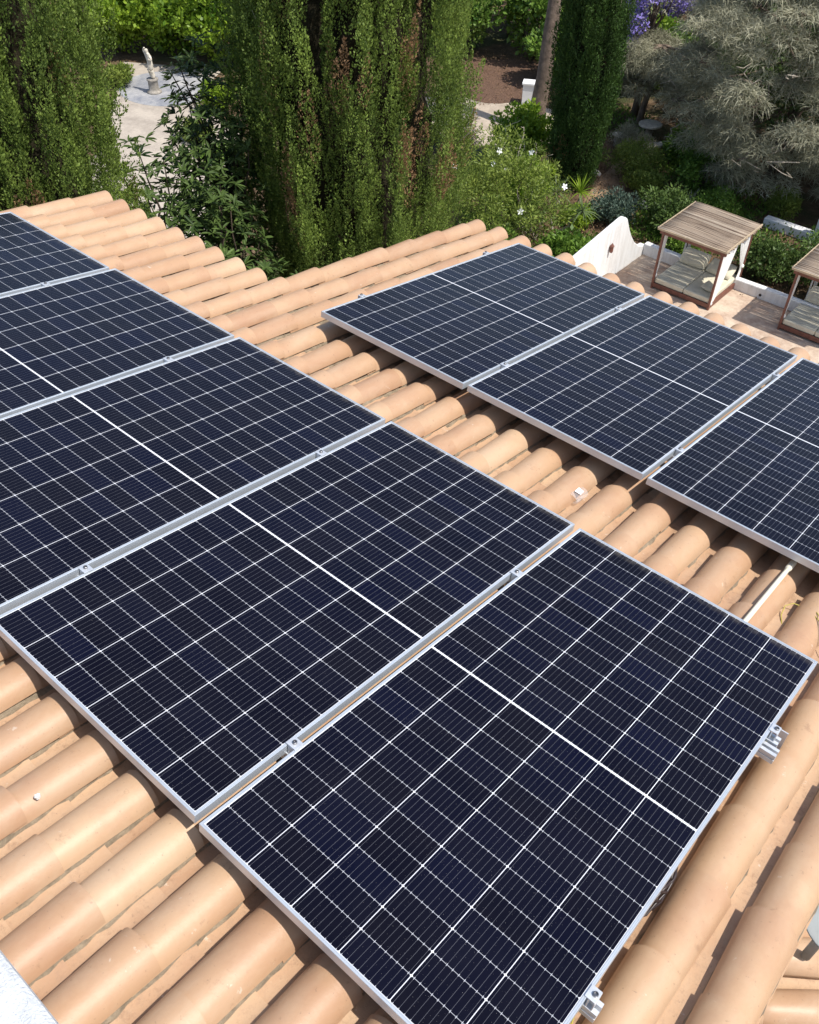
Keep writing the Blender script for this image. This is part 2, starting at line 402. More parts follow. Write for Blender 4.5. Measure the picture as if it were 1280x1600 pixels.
for k in range(nrow):
    u = URIGHT - PITCH * k
    vlow = -0.885 if u < 1.5 else (-3.02 + 0.02 * math.sin(k))
    # covers
    joints = [0.694 + EXPO * q for q in range(-13, 8)]
    joints = [q for q in joints if q > vlow + 0.12 and q < VTOP] ; joints = [vlow] + joints
    Rk = 0.081
    rowj = rr.uniform(-0.012, 0.012)
    for q, v0 in enumerate(joints):
        v0j = v0 + (0 if q == 0 else rowj + rr.uniform(-0.012, 0.012))
        v1 = (joints[q + 1] if q + 1 < len(joints) else v0 + EXPO) + 0.07
        R0 = Rk * rr.uniform(0.985, 1.02)
        vs, fs = arc_strip(R0, R0 * 0.895, math.radians(75), 16, v0j, v1, -(0.125 + Rk) + rr.uniform(-0.003, 0.004), u, 0.011,
                           True, rr.uniform(-0.006, 0.006), rr.uniform(-0.006, 0.006), 3, 0.006)
        covers.add(vs, fs)
    # pans to the left of every cover row
    if True:
        up_ = u - PITCH / 2
        vl = -0.87 if up_ < 1.5 else -2.99
        if k == nrow - 1: continue
        off = 0.16 + rr.uniform(-0.02, 0.02)
        js = [0.694 + off + EXPO * q for q in range(-13, 8)]
        js = [vl] + [q for q in js if q > vl + 0.1 and q < VTOP]
        for q, v0 in enumerate(js):
            v0j = v0 + (0 if q == 0 else rr.uniform(-0.02, 0.02))
            v1 = (js[q + 1] if q + 1 < len(js) else v0 + EXPO) + 0.05
            vs, fs = arc_strip(0.100, 0.098, math.radians(37), 8, v0j, v1, -0.124 + rr.uniform(-0.002, 0.002), up_ + rr.uniform(-0.005, 0.005), 0.011, False, 0, 0, 3, 0.002)
            pans.add(vs, fs)
    # bedding mortar: a ragged bead beneath both lips of the cover
    for sgn in (-1, 1):
        vv = vlow + 0.05; b = len(mort.v); cnt = 0
        while vv < VTOP:
            e = rr.uniform(-0.006, 0.010)
            uu = u + sgn * (0.073 + e * .5)
            top = -(0.184 + rr.uniform(-0.004, 0.006))
            for (a_, h_) in ((u + sgn * 0.03, -0.172), (uu - sgn * 0.004, top), (uu + sgn * 0.004, -0.222), (uu + sgn * 0.010, -0.26)):
                mort.v.append(P(a_, vv, -h_))
            cnt += 1; vv += 0.035
        for q in range(cnt - 1):
            for w in range(3):
                a0 = b + q * 4 + w; mort.f.append((a0, a0 + 1, a0 + 5, a0 + 4))
rf = MB()
rf.prism([(-0.42, 3.1), (-0.42, -0.80), (1.45, -0.80), (1.45, -2.93), (5.665, -2.93), (5.665, 3.1)], 2, 0.26, 0.34)
rf.v = [P(*p) for p in rf.v]
roof = rf.build('roof', M['mortar'], house)
covers.build('cover_tiles', M['tile'], roof, True).data
pans.build('channel_tiles', M['tile_pan'], roof, True)
mort.build('mortar_bedding', M['mortar'], roof, True)
for nm in ('cover_tiles', 'channel_tiles'):
    o = bpy.data.objects[nm]
    m = o.modifiers.new('edges', 'EDGE_SPLIT'); m.split_angle = math.radians(50)
wl = MB()
wl.box(0.0, 1.8, -3.4, 0.55, ZG, -0.42); wl.box(1.8, 5.5, -3.4, 2.62, ZG, 0.0 - 0.95)
wl.build('wall', M['white'], house)
# verge board closing the right edge of the roof
vb = MB(); vb.prism([(-2.95, 0.25), (3.1, 0.25), (3.1, 0.36), (-2.95, 0.36)], 0, 5.667, 5.68); vb.v = [P(*p) for p in vb.v]
vb.build('verge_board', M['tile'], house)

# parapet at the top of the slope (bottom left corner of the photo)
pw = MB(); pw.prism([(2.553, -0.02), (2.553, 0.33), (2.62, 0.6), (3.2, 0.6), (3.2, -0.02)], 0, -0.6, 4.9); pw.v = [P(*p) for p in pw.v]
w = pw.build('parapet_wall', M['whitetop'], None, False, 0.02)
tag(w, 'rough white rendered parapet top crossing the bottom left corner beside the tiles', 'wall')

# lower roof wing seen below the right verge
lower = thing('lower_roof', 'small lower tiled roof below the right edge of the main roof', 'roof', (5.75, -0.62, -1.35))
D = Vector((0.77, 0.64, -0.10)).normalized(); S_ = Vector((D.y, -D.x, 0.0)).normalized(); Nn = S_.cross(D).normalized()
if Nn.z < 0: Nn = -Nn
lt_ = MB(); lp = MB()
for k in range(-5, 6):
    for q in range(-3, 6):
        vs, fs = arc_strip(0.085, 0.074, math.radians(86), 12, 0, 0.42, 0, 0, 0.012, True)
        # rebuild in local frame: a = across, b = along descending D
        nv = []
        seg = 12
        for layer in (0, 1):
            for j in range(4):
                f = j / 3; R = (0.085 * (1 - f) + 0.074 * f) - (0.012 if layer else 0)
                for i in range(seg + 1):
                    a = math.radians(86) * (-1 + 2 * i / seg)
                    p = S_ * (0.21 * k + R * math.sin(a)) + D * (0.34 * (q + 1) - 0.42 * f) + Nn * (R * math.cos(a) + 0.016 * (1 - f))
                    nv.append(tuple(p))
        lt_.add(nv, fs)
        if k < 5:
            nv = []
            for layer in (0, 1):
                for j in range(4):
                    f = j / 3; R = 0.075 - (0.010 if layer else 0)
                    for i in range(seg + 1):
                        a = math.radians(60) * (-1 + 2 * i / seg)
                        p = S_ * (0.21 * (k + .5) + R * math.sin(a)) + D * (0.34 * (q + 1) - 0.42 * f + 0.1) + Nn * (0.045 - R * math.cos(a) + 0.012 * (1 - f))
                        nv.append(tuple(p))
            lp.add(nv, fs)
lt_.build('cover_tiles', M['tile'], lower, True); lp.build('channel_tiles', M['tile_pan'], lower, True)
bd = MB()
Mt = Matrix(((S_.x, D.x, Nn.x), (S_.y, D.y, Nn.y), (S_.z, D.z, Nn.z)))
bd.box(-1.15, 1.05, -1.1, 2.1, -0.12, -0.045, Mt.to_4x4()); bd.build('roof_deck', M['mortar'], lower)
bd = MB(); bd.box(-1.0, 0.9, -0.9, 1.9, -9.3, -0.125, Mt.to_4x4()); bd.build('wall', M['white'], lower)

# ------------------------------------------------------------------ solar panels
ROT = (-AL, 0, 0)
def make_panel():
    r = thing('solar_panel', 'x', 'solar panel', (0, 0, 0), ROT, 'framed solar panels on the tiled roof')
    f = MB(); W, L_ = PW, PL; H = 0.035
    # outer walls, top lip with a shallow groove, inner step down to the glass
    def ring(a, b):     # inset, height
        return [(a, -a, b), (W - a, -a, b), (W - a, -L_ + a, b), (a, -L_ + a, b)]
    prof = [(0.0, -H), (0.0, -0.0008), (0.0008, 0.0), (0.0035, 0.0), (0.0040, -0.0012), (0.0056, -0.0012), (0.0061, 0.0), (0.0092, 0.0), (0.0098, -0.0030)]
    for a, b in prof: f.v += ring(a, b)
    for q in range(len(prof) - 1):
        for c in range(4):
            d = (c + 1) % 4; f.f.append((q * 4 + c, q * 4 + d, q * 4 + 4 + d, q * 4 + 4 + c))
    b = len(f.v); f.v += ring(0.028, -H)
    for c in range(4):
        d = (c + 1) % 4; f.f.append((c, d, b + d, b + c))
    f.build('frame', M['alu'], r)
    # glass sheet over the cells
    g0 = 0.0098
    vs = [(g0, -g0, -0.0026), (W - g0, -g0, -0.0026), (W - g0, -L_ + g0, -0.0026), (g0, -L_ + g0, -0.0026)]
    g = mesh_obj('cell_glass', vs, [(3, 2, 1, 0)], M['cells'], r)
    uv = g.data.uv_layers.new(name='cells')
    for li, lp_ in enumerate(g.data.loops):
        x, y, z = vs[lp_.vertex_index]; uv.data[li].uv = (x, -y)
    bk = mesh_obj('backsheet', [(x, y, -0.0075) for x, y, z in vs], [(0, 1, 2, 3)], M['whitetop'], r)
    for xx in (0.25, 0.52, 0.79):
        jb = MB(); jb.box(xx - 0.04, xx + 0.04, -L_ / 2 - 0.03, -L_ / 2 + 0.03, -0.024, -0.008)
        jb.build('junction_box', M['wire_k'], r)
    return r
proto = make_panel()
def copy_tree(o, parent=None):
    c = o.copy(); col.objects.link(c)
    if parent: c.parent = parent
    for ch in [x for x in bpy.data.objects if x.parent == o]: copy_tree(ch, c)
    return c
vsh = {1: 0, 2: -0.0067, 3: 0.0002, 4: 0.0114, 5: 0.0325}
plist = []
labels1 = {1: 'largest solar panel in front, at the right end of the row beside the end clamps',
           2: 'second solar panel from the front of the left row, corner over the shaded tiles',
           3: 'third solar panel of the left row, middle one of its five',
           4: 'fourth solar panel of the left row, cut by the left photo edge',
           5: 'farthest solar panel of the left row, smallest one in the upper left corner'}
for k in (1, 2, 3, 4, 5):
    plist.append(((5 - k) * (PW + GAP), vsh[k], 0.0, labels1[k]))
labels2 = ['left end solar panel of the far row, nearest the cypress trees',
           'middle solar panel of the far row, in front of the terrace daybed',
           'right end solar panel of the far row, cut by the right edge of the photo']
for k in range(3):
    plist.append((A2[0] + k * (PW + GAP), A2[1] + (0, -0.005, -0.001)[k], A2[2], labels2[k]))
for i, (u, v, h, lab) in enumerate(plist):
    o = proto if i == 0 else copy_tree(proto)
    o.location = P(u, v, h); o['label'] = lab
    o.rotation_euler = (-AL + (0, .0008, -.0006, .0005, 0, 0.0006, -.0005, 0.0004)[i], (0, .0006, -.0008, .0004, 0, .0005, -.0004, 0)[i], (0, 0.0005, -.0004, 0, .0006, .0004, 0, -.0005)[i])

# rails
def rail(u0, u1, v, h, label, ends=1):
    r = MB(); vv = -v
    # open extruded profile (y = across, z = up) with a top slot and side ribs
    w_ = 0.020; t_ = 0.0025; H = 0.038
    prof = [(-w_, 0), (w_, 0), (w_, H * .42), (w_ - .004, H * .46), (w_ - .004, H * .54), (w_, H * .58), (w_, H), (.006, H), (.006, H - .004), (w_ - .006, H - .008), (w_ - .006, .005),
            (-w_ + .006, .005), (-w_ + .006, H - .008), (-.006, H - .004), (-.006, H), (-w_, H), (-w_, H * .58), (-w_ + .004, H * .54), (-w_ + .004, H * .46), (-w_, H * .42)]
    r.prism(prof, 0, u0, u1)
    o = r.build('mounting_rail', M['alu_dull'])
    o.location = P(0, v, h + 0.0355 + H); o.rotation_euler = ROT
    tag(o, label, 'rail', 'aluminium rails under the solar panels')
    return o
rail(0.05, 5.345, 0.445, 0, 'upper aluminium rail whose ribbed end sticks out right of the front panel')
rail(0.05, 5.345, 1.637, 0, 'aluminium rail whose cut end sticks out at the bottom edge of the photo')
rail(2.09, 5.33, A2[1] + 0.385, A2[2], 'far aluminium rail under the back row of solar panels')
rail(2.09, 5.33, A2[1] + 1.655, A2[2], 'near aluminium rail under the back row of solar panels')
# second short rail piece beside the upper end (the ribbed bundle in the photo)
rail(5.22, 5.36, 0.492, 0.006, 'short ribbed aluminium splice lying beside the upper rail end')
# clamps
def clamp(u, v, h, end, label):
    g = 'mid clamps between the panels' if not end else 'end clamps at the sides of the rows'
    r = thing('end_clamp' if end else 'mid_clamp', label, 'clamp', P(u, v, h), ROT, g)
    b = MB()
    if not end:
        b.box(-GAP / 2 - .007, GAP / 2 + .007, -.018, .018, 0.0006, 0.0040); b.box(-.010, .010, -.018, .018, -.032, 0.0003)
        bx = 0
    else:
        s = end
        x0, x1 = sorted((-.007 * s, .024 * s)); b.box(x0, x1, -.019, .019, 0.0006, 0.0044)
        x0, x1 = sorted((.004 * s, .008 * s)); b.box(x0, x1, -.019, .019, -.033, 0.0003)
        x0, x1 = sorted((.021 * s, .0245 * s)); b.box(x0, x1, -.019, .019, -.033, 0.0003)
        bx = .013 * s
    b.build('bracket', M['alu_dull'], r, False, 0.0008)
    c = MB(); c.lathe([(0.0075, 0.0044), (0.0075, 0.0105), (0.0062, 0.0115), (0.0045, 0.0115), (0.0042, 0.0080), (0.0001, 0.0080)], 14, (bx, 0, 0)); c.build('bolt', M['steel'], r)
mids = [(1, 2), (2, 3), (3, 4), (4, 5)]
w4 = {1: 'front panel and its neighbour', 2: 'second and third panels', 3: 'third and fourth panels', 4: 'fourth and farthest panels'}
for a, b_ in mids:
    u = (5 - a) * (PW + GAP) - GAP / 2
    for v, tx in ((0.45, 'upper'), (1.635, 'lower')):
        clamp(u, v, 0, 0, f'{tx} clamp joining the {w4[a]} of the left row')
for k in (1, 2):
    u = A2[0] + k * (PW + GAP) - GAP / 2
    for v, tx in ((0.385, 'far'), (1.65, 'near')):
        clamp(u, A2[1] + v, A2[2], 0, f'{tx} clamp joining the {("left and middle", "middle and right")[k-1]} panels of the far row')
clamp(4 * (PW + GAP) + PW, 0.442, 0, 1, 'upper end clamp on the right side of the front panel, above the ribbed rail end')
clamp(4 * (PW + GAP) + PW, 1.637, 0, 1, 'lower end clamp on the front panel, at the bottom of the photo')
clamp(A2[0], A2[1] + 0.385, A2[2], -1, 'far end clamp on the left side of the far row')
clamp(A2[0], A2[1] + 1.655, A2[2], -1, 'near end clamp on the left side of the far row')
# roof hooks carrying the rails
for i, (u, v, h) in enumerate([(5.338, 0.42, 0.0), (5.338, 1.665, 0.0)]):
    b = MB(); b.box(-.016, .016, -.0025, .0025, -.13, -.0); b.box(-.016, .016, -.0025, .10, -.1332, -.1302)
    o = b.build('roof_hook', M['alu_dull']); o.location = P(u, v - .0 + (-.05 if i == 0 else .05), h + .05); o.rotation_euler = ROT
    tag(o, ('steel roof hook below the upper rail end', 'steel roof hook below the lower rail end')[i], 'bracket', 'roof hooks carrying the rails')

# ------------------------------------------------------------------ small things on the tiles
def crest_h(u):   # depth of the tile surface below the glass plane, at u
    d = (URIGHT - u) / PITCH; d = (d - round(d)) * PITCH
    if abs(d) < 0.078: return 0.107 + 0.081 - math.sqrt(max(0, 0.081 ** 2 - d * d))
    return 0.215
pb = MB(); pts = [P(4.985 + 0.012 * t + 0.004 * math.sin(3 * t), -0.72 + 1.35 * t, crest_h(5.02) - 0.016 + 0.004 * math.cos(4 * t)) for t in np.linspace(0, 1, 14)]
pts = [P(4.995 + 0.010 * t, -0.66 + 1.3 * t, 0.104 - 0.010) for t in np.linspace(0, 1, 12)]
pb.tube(pts, 0.0105, 12)
pipe = thing('conduit_pipe', 'cream plastic conduit pipe lying along a tile between the two rows of panels', 'pipe')
pb.build('pipe', M['pvc'], pipe, True)
pc = MB(); pc.tube([P(4.995, -0.67, .094), P(4.995, -0.66, .094), P(4.995, -0.60, .094), P(4.995, -0.592, .094)], [.0130, .0145, .0145, .0120], 12)
pc.build('coupler', M['pvc'], pipe, True)
wb = MB()
loop = [(5.155, -.515, .17), (5.12, -.50, .165), (5.09, -.485, .16), (5.068, -.455, .17), (5.075, -.41, .19), (5.10, -.365, .20), (5.13, -.33, .20)]
wb.tube([P(*p) for p in loop], 0.0022, 6)
wb.tube([P(*p) for p in [(5.115, -.545, .16), (5.13, -.52, .155), (5.15, -.50, .15), (5.19, -.44, .115), (5.23, -.39, .105), (5.30, -.32, .12), (5.38, -.25, .13), (5.46, -.2, .12)]], 0.0022, 6)
wb.tube([P(*p) for p in [(5.15, -.43, .14), (5.19, -.42, .12), (5.24, -.37, .108), (5.29, -.31, .12)]], 0.0022, 6)
tag(wb.build('earth_wire', M['wire_y'], None, True), 'thin yellow green wire looped on the tiles right of the cream pipe', 'wire')
wb = MB()
wb.tube([P(*p) for p in [(5.285, 1.62, .13), (5.30, 1.66, .10), (5.31, 1.70, .11), (5.30, 1.75, .15), (5.28, 1.78, .17)]], 0.0022, 6)
wb.tube([P(*p) for p in [(5.29, 1.68, .09), (5.34, 1.70, .12), (5.40, 1.74, .115), (5.46, 1.80, .125)]], 0.0022, 6)
tag(wb.build('earth_wire', M['wire_y'], None, True), 'yellow green wire hanging below the lowest rail end at the bottom edge', 'wire')
wb = MB()
wb.tube([P(*p) for p in [(5.29, .35, .06), (5.305, .39, .035), (5.312, .43, .03), (5.31, .47, .05)]], 0.002, 6)
tag(wb.build('earth_wire', M['wire_y'], None, True), 'short yellow green wire sticking up beside the upper end clamp', 'wire')
cb = MB(); rc = random.Random(5)
for q in range(7):
    pts = []
    for t in np.linspace(0, 1, 9):
        pts.append(P(5.265 + 0.045 * math.sin(PI * t) + rc.uniform(-.004, .004), 1.03 + .26 * t + 0.02 * math.sin(6 * t + q), .10 + .035 * math.sin(5 * t + q * 1.3) + q * .006))
    cb.tube(pts, 0.0042, 6)
tag(cb.build('cable_bundle', M['wire_k'], None, True), 'dark electric cables bundled beneath the right edge of the front panel', 'cable')
# crumpled clear plastic scrap with white label
t = NT('clear_plastic_film'); pcl = t.n('ShaderNodeBsdfPrincipled'); pcl.inputs['Base Color'].default_value = (.82, .80, .80, 1); pcl.inputs['Roughness'].default_value = .25
tp = t.n('ShaderNodeBsdfTransparent'); mx = t.n('ShaderNodeMixShader'); mx.inputs[0].default_value = .22
t.t.links.new(tp.outputs[0], mx.inputs[1]); t.t.links.new(pcl.outputs[0], mx.inputs[2]); t.t.links.new(mx.outputs[0], t.out.inputs[0]); M['film'] = t.m
cup = thing('plastic_wrapper', 'crumpled clear plastic wrapper with a white label lying between tiles', 'litter', P(4.03, -0.43, .165), ROT)
cv = MB(); rc = random.Random(9); prof = []
ncu = 14
for j, (r_, y_) in enumerate([(.030, -.05), (.034, -.03), (.033, 0), (.035, .025), (.031, .05)]):
    for k in range(ncu):
        a = 2 * PI * k / ncu; q = r_ * (1 + rc.uniform(-.12, .12)); cv.v.append((q * math.cos(a) * 1.15, y_ + rc.uniform(-.004, .004), q * math.sin(a) * .75))
for j in range(4):
    for k in range(ncu): cv.f.append((j * ncu + k, j * ncu + (k + 1) % ncu, (j + 1) * ncu + (k + 1) % ncu, (j + 1) * ncu + k))
cv.build('film', M['film'], cup)
lb = MB(); lb.add([(-.004, -.022, .031), (.028, -.018, .026), (.026, .016, .028), (-.006, .020, .032), (-.004, -.022, .0295), (.028, -.018, .0245), (.026, .016, .0265), (-.006, .020, .0305)],
                  [(0, 1, 2, 3), (7, 6, 5, 4), (0, 4, 5, 1), (1, 5, 6, 2), (2, 6, 7, 3), (3, 7, 4, 0)]); lb.build('paper_label', M['petal'], cup)
# loose grit and mortar crumbs lying in the channels
for i, (u, v, s, lab) in enumerate([(3.812, 2.227, .009, 'white chip of mortar in the channel left of the front panels'),
                                    (4.287, 2.479, .008, 'round white chip on a tile near the bottom left corner')]):
    import bmesh
    bm = bmesh.new(); bmesh.ops.create_icosphere(bm, subdivisions=2, radius=s)
    for q in bm.verts: q.co *= 1 + 0.25 * math.sin(q.co.x * 900 + q.co.y * 700)
    me = bpy.data.meshes.new('mortar_chip'); bm.to_mesh(me); bm.free(); me.materials.append(M['pebble'])
    o = bpy.data.objects.new('mortar_chip', me); col.objects.link(o); o.location = P(u, v, crest_h(u) - .006)
    tag(o, lab, 'pebble')
cr = MB(); rc = random.Random(21)
for _ in range(420):
    u = URIGHT - PITCH * (rc.randint(0, 27) + .5) + rc.uniform(-.02, .02); v = rc.uniform(-2.9, 2.5)
    if u < 1.5 and v < -.8: continue
    s = rc.uniform(.0015, .005); p = Vector(P(u, v, .232 - s * .4))
    cr.add([tuple(p + Vector(d) * s * rc.uniform(.6, 1.3)) for d in ((1, 0, 0), (-.5, .8, 0), (-.5, -.8, 0), (0, 0, .9))], [(0, 1, 3), (1, 2, 3), (2, 0, 3), (0, 2, 1)])
tag(cr.build('roof_grit', M['mortar']), 'loose brown grit and crumbs in the roof channels', 'grit', None, 'stuff')
# dish above the lower roof
dish = thing('satellite_dish', 'grey round metal dish partly hidden by the right verge of the roof', 'satellite dish', (5.82, -.32, -.82))
db_ = MB(); prof = [(0.001, -.03), (.06, -.028), (.12, -.018), (.165, 0.0), (.17, .003), (.165, .006), (.12, -.012), (.06, -.022), (.001, -.024)]
db_.lathe(prof, 30); o = db_.build('dish', M['grey_metal'], dish, True); o.rotation_euler = (.25, .35, 0)
db_ = MB(); db_.tube([(0, 0, -.05), (.0, 0, -.2), (0, 0, -.45)], .02, 10); db_.build('mast', M['grey_metal'], dish, True)
wb = MB(); wb.tube([(5.93, -.83, -1.28), (5.92, -.90, -1.22), (5.90, -.99, -1.22), (5.90, -1.06, -1.23), (5.92, -1.15, -1.23), (5.96, -1.3, -1.22), (6.0, -1.5, -1.25)], .006, 6)
tag(wb.build('roof_cable', M['wire_b'], None, True), 'brown cable running from the grey dish over the lower roof tiles', 'cable')

# ------------------------------------------------------------------ terrace furniture and walls
ZT = -11.0
tw = thing('terrace_wall', 'white curved terrace wall rising to a point left of the first daybed', 'wall', (-5.7, 20, ZT))
b = MB()
prof = [(-6.0, -.1), (1.62, -.1)]
top = [(1.62, .28), (1.40, .31), (1.15, .42), (.83, .66), (.58, .93), (.38, 1.2), (.22, 1.46), (.10, 1.66), (0, 1.735), (-.12, 1.745), (-.25, 1.73), (-1.3, 1.6), (-2.4, 1.46), (-4, 1.25), (-6.0, .95)]
b.prism(prof + top, 0, -.14, .05)
b.build('side_wall', M['wall_w'], tw, False, .03)
b = MB(); seg = []
n_ = 24
for i in range(n_ + 1):
    x = .05 + 8.5 * i / n_
    z = .33 + .03 * math.exp(-x / .5) + .012 * math.sin(x * 1.7)
    seg.append((x, z))
b.prism([(x, -.1) for x, z in (seg[0], seg[-1])] + seg[::-1], 1, 1.50, 1.70)
b.build('back_wall', M['wall_w'], tw, False, .03)
b = MB()
for x, z in ((2.9, .10), (5.6, .10)): b.lathe([(.035, -.005), (.035, .005)], 12, (0, 0, 0))
dr = MB()
for x in (3.9, 7.6): dr.tube([(x, 1.485, .12), (x, 1.499, .12)], .04, 12)
dr.build('drain_hole', M['wire_k'], tw)
# wall lantern on the side wall
wlp = thing('wall_lantern', 'small dark iron lantern fixed to the white terrace wall', 'lantern', (-5.65, 19.3, ZT + .95))
b = MB(); b.lathe([(.03, 0), (.05, .03), (.055, .18), (.07, .2), (.02, .27), (.005, .30)], 8, (.07, 0, 0)); b.box(0, .07, -.015, .015, .12, .15); b.build('lamp_body', M['wood'], wlp)

def make_daybed():
    d = thing('daybed', 'x', 'daybed', (0, 0, 0), (0, 0, 0), 'four poster daybeds on the terrace')
    W, D_, H = 1.80, 1.82, 1.78
    for i, (x, y) in enumerate(((0, 0), (W, 0), (W, D_), (0, D_))):
        b = MB(); b.box(x - .030, x + .030, y - .030, y + .030, 0, H); b.build('post', M['wood'], d, False, .004)
    b = MB()
    b.box(-.02, W + .02, -.02, .02, .06, .18); b.box(-.02, W + .02, D_ - .02, D_ + .02, .06, .18)
    b.box(-.022, .022, .0, D_, .028, .188); b.box(W - .022, W + .022, .0, D_, .028, .188); b.box(0.02, W - .02, .02, D_ - .02, .12, .16)
    b.build('bed_frame', M['wood'], d)
    b = MB(); b.box(-.10, W + .10, -.025, .025, H - .10, H); b.box(-.10, W + .10, D_ - .025, D_ + .025, H - .10, H)
    b.box(-.025, .025, -.08, D_ + .1, H + .002, H + .05); b.box(W - .025, W + .025, -.08, D_ + .1, H + .002, H + .05); b.build('top_beam', M['wood'], d)
    # reed roof: thin canes across, in slightly uneven bundles, sagging a little
    b = MB(); rc2 = random.Random(4); y = -.12
    while y < D_ + .22:
        r_ = rc2.uniform(.012, .02); z0 = H + .075 + rc2.uniform(-.004, .006)
        sag = -.015 * math.sin(PI * (y + .12) / (D_ + .3)) 
        xs_ = np.linspace(-.13 + rc2.uniform(-.05, .02), W + .13 + rc2.uniform(-.02, .07), 6)
        b.tube([(x, y + rc2.uniform(-.010, .010), z0 + sag + rc2.uniform(-.006, .008) + .02 * math.sin(x * 1.7 + 1)) for x in xs_], r_ * rc2.uniform(.8, 1.2), 6)
        y += r_ * 1.75
    t_ = NT('reed_canes') if 'reed' not in M else None
    if t_:
        ri = t_.geo().outputs['Random Per Island']; o_ = t_.obj()
        mp = t_.n('ShaderNodeMapping'); t_.put(mp.inputs[0], o_); mp.inputs['Scale'].default_value = (.5, 9, 1)
        cc = t_.ramp(ri, [(0, (.14, .105, .08)), (.35, (.27, .21, .155)), (.75, (.42, .34, .26)), (1, (.56, .48, .38))])
        cc = t_.mix(t_.math('MULTIPLY', t_.noise(4, 5, .7, mp.outputs[0]), .6), cc, (.13, .085, .06, 1))
        M['reed'] = t_.princ(cc, .9, 0, .2, 0, t_.noise(40, 3, .6, o_), .6, .01)
    cn = b.build('reed_canopy', M['reed'], d, True)
    b = MB(); b.box(-.14, W + .14, -.145, -.125, H + .045, H + .10); b.box(-.145, -.125, -.12, D_ + .2, H + .05, H + .11); b.box(W + .125, W + .145, -.12, D_ + .2, H + .05, H + .11)
    b.build('canopy_trim', simple('bleached_reed', (.46, .36, .24), .9, 0, .2, 10, .4, .004), d)
    # mattress of two pads
    b = MB(); b.box(.03, W * .52, .03, D_ - .03, .165, .33); b.box(W * .52 + .01, W - .03, .03, D_ - .03, .165, .325)
    b.build('mattress', M['fabric'], d, False, .035)
    # tied curtains at the posts
    def curtain(x, y, dx, dy, tie=.35, spread=.26):
        c = MB(); nseg = 18; rows = 16
        for layer in (0, 1):
            for j in range(rows + 1):
                z = H - .03 - (H - .10) * j / rows
                zz = z / H
                if zz > tie: wd = spread * (.18 + .82 * min(1, ((zz - tie) / (1 - tie))) ** .8)
                else: wd = spread * (.18 + .30 * ((tie - zz) / tie))
                for i in range(nseg + 1):
                    f = i / nseg; s = f * wd
                    w2 = .022 * math.sin(f * 22) * (0.4 + .6 * wd / spread) + (.007 if layer else 0)
                    c.v.append((x + dx * (s + .03) + dy * w2, y + dy * (s + .03) - dx * w2, z))
        W2 = nseg + 1; LL = (rows + 1) * W2
        for j in range(rows):
            for i in range(nseg):
                a = j * W2 + i; c.f.append((a, a + 1, a + W2 + 1, a + W2)); c.f.append((LL + a, LL + a + W2, LL + a + W2 + 1, LL + a + 1))
        c.build('curtain', M['curtain'], d, True)
        k = MB(); k.lathe([(.02, -.05), (.055, -.03), (.06, .02), (.03, .06)], 10, (x + dx * .06, y + dy * .06, tie * H)); k.build('curtain_tie', M['curtain'], d, True)
    curtain(0, 0, 0.0, 1, .22, .30); curtain(W, 0, 0, 1, .10, .98); curtain(W, D_, 0, -1, .36, .72); curtain(0, D_, 1, 0, .55, .34)
    curtain(0, D_, 0, -1, .5, .3)
    return d
db1 = make_daybed(); db1.location = (-4.42, 19.95, ZT)
db1['label'] = 'daybed with tied white curtains and brown posts, whole one left of the terrace'
db2 = copy_tree(db1); db2.location = (-.70, 20.38, ZT); db2['label'] = 'second daybed, cut off by the right edge of the photo'
def cushion(x, y, z, sx, sy, sz, rot, label):
    import bmesh
    bm = bmesh.new(); bmesh.ops.create_grid(bm, x_segments=12, y_segments=12, size=1)
    top_ = {}
    vs, fs = [], []
    N = 12
    for s in (1, -1):
        for j in range(N + 1):
            for i in range(N + 1):
                a, b_ = -1 + 2 * i / N, -1 + 2 * j / N
                hgt = ((1 - a ** 4) * (1 - b_ ** 4)) ** .5
                px, py = a * (1 - .06 * b_ * b_), b_ * (1 - .06 * a * a)
                vs.append((px * sx / 2, py * sy / 2, s * sz / 2 * hgt * (1 + .06 * math.sin(5 * a + 3 * b_))))
    NN = (N + 1) ** 2
    for s in (0, 1):
        for j in range(N):
            for i in range(N):
                a = s * NN + j * (N + 1) + i; q = (a, a + 1, a + N + 2, a + N + 1)
                fs.append(q if s == 0 else q[::-1])
    bm.free()
    o = mesh_obj('cushion', vs, fs, M['fabric'], None, True); o.location = (x, y, z); o.rotation_euler = rot
    tag(o, label, 'cushion', 'cream cushions on the daybeds')
for k, (bx, by) in enumerate(((-4.42, 19.95), (-.70, 20.38))):
    nm = ('first', 'second')[k]
    cushion(bx + .48, by + 1.50, ZT + .51, .84, .52, .24, (math.radians(38), 0, .03), f'left cream cushion leaning at the back of the {nm} daybed')
    cushion(bx + 1.33, by + 1.50, ZT + .49, .80, .50, .22, (math.radians(34), 0, -.05), f'right cream cushion leaning at the back of the {nm} daybed')
cushion(-4.42 + 1.50, 20.55, ZT + .395, .40, .62, .14, (0, .08, -.1), 'small cream cushion lying flat near the right front post of the first daybed')

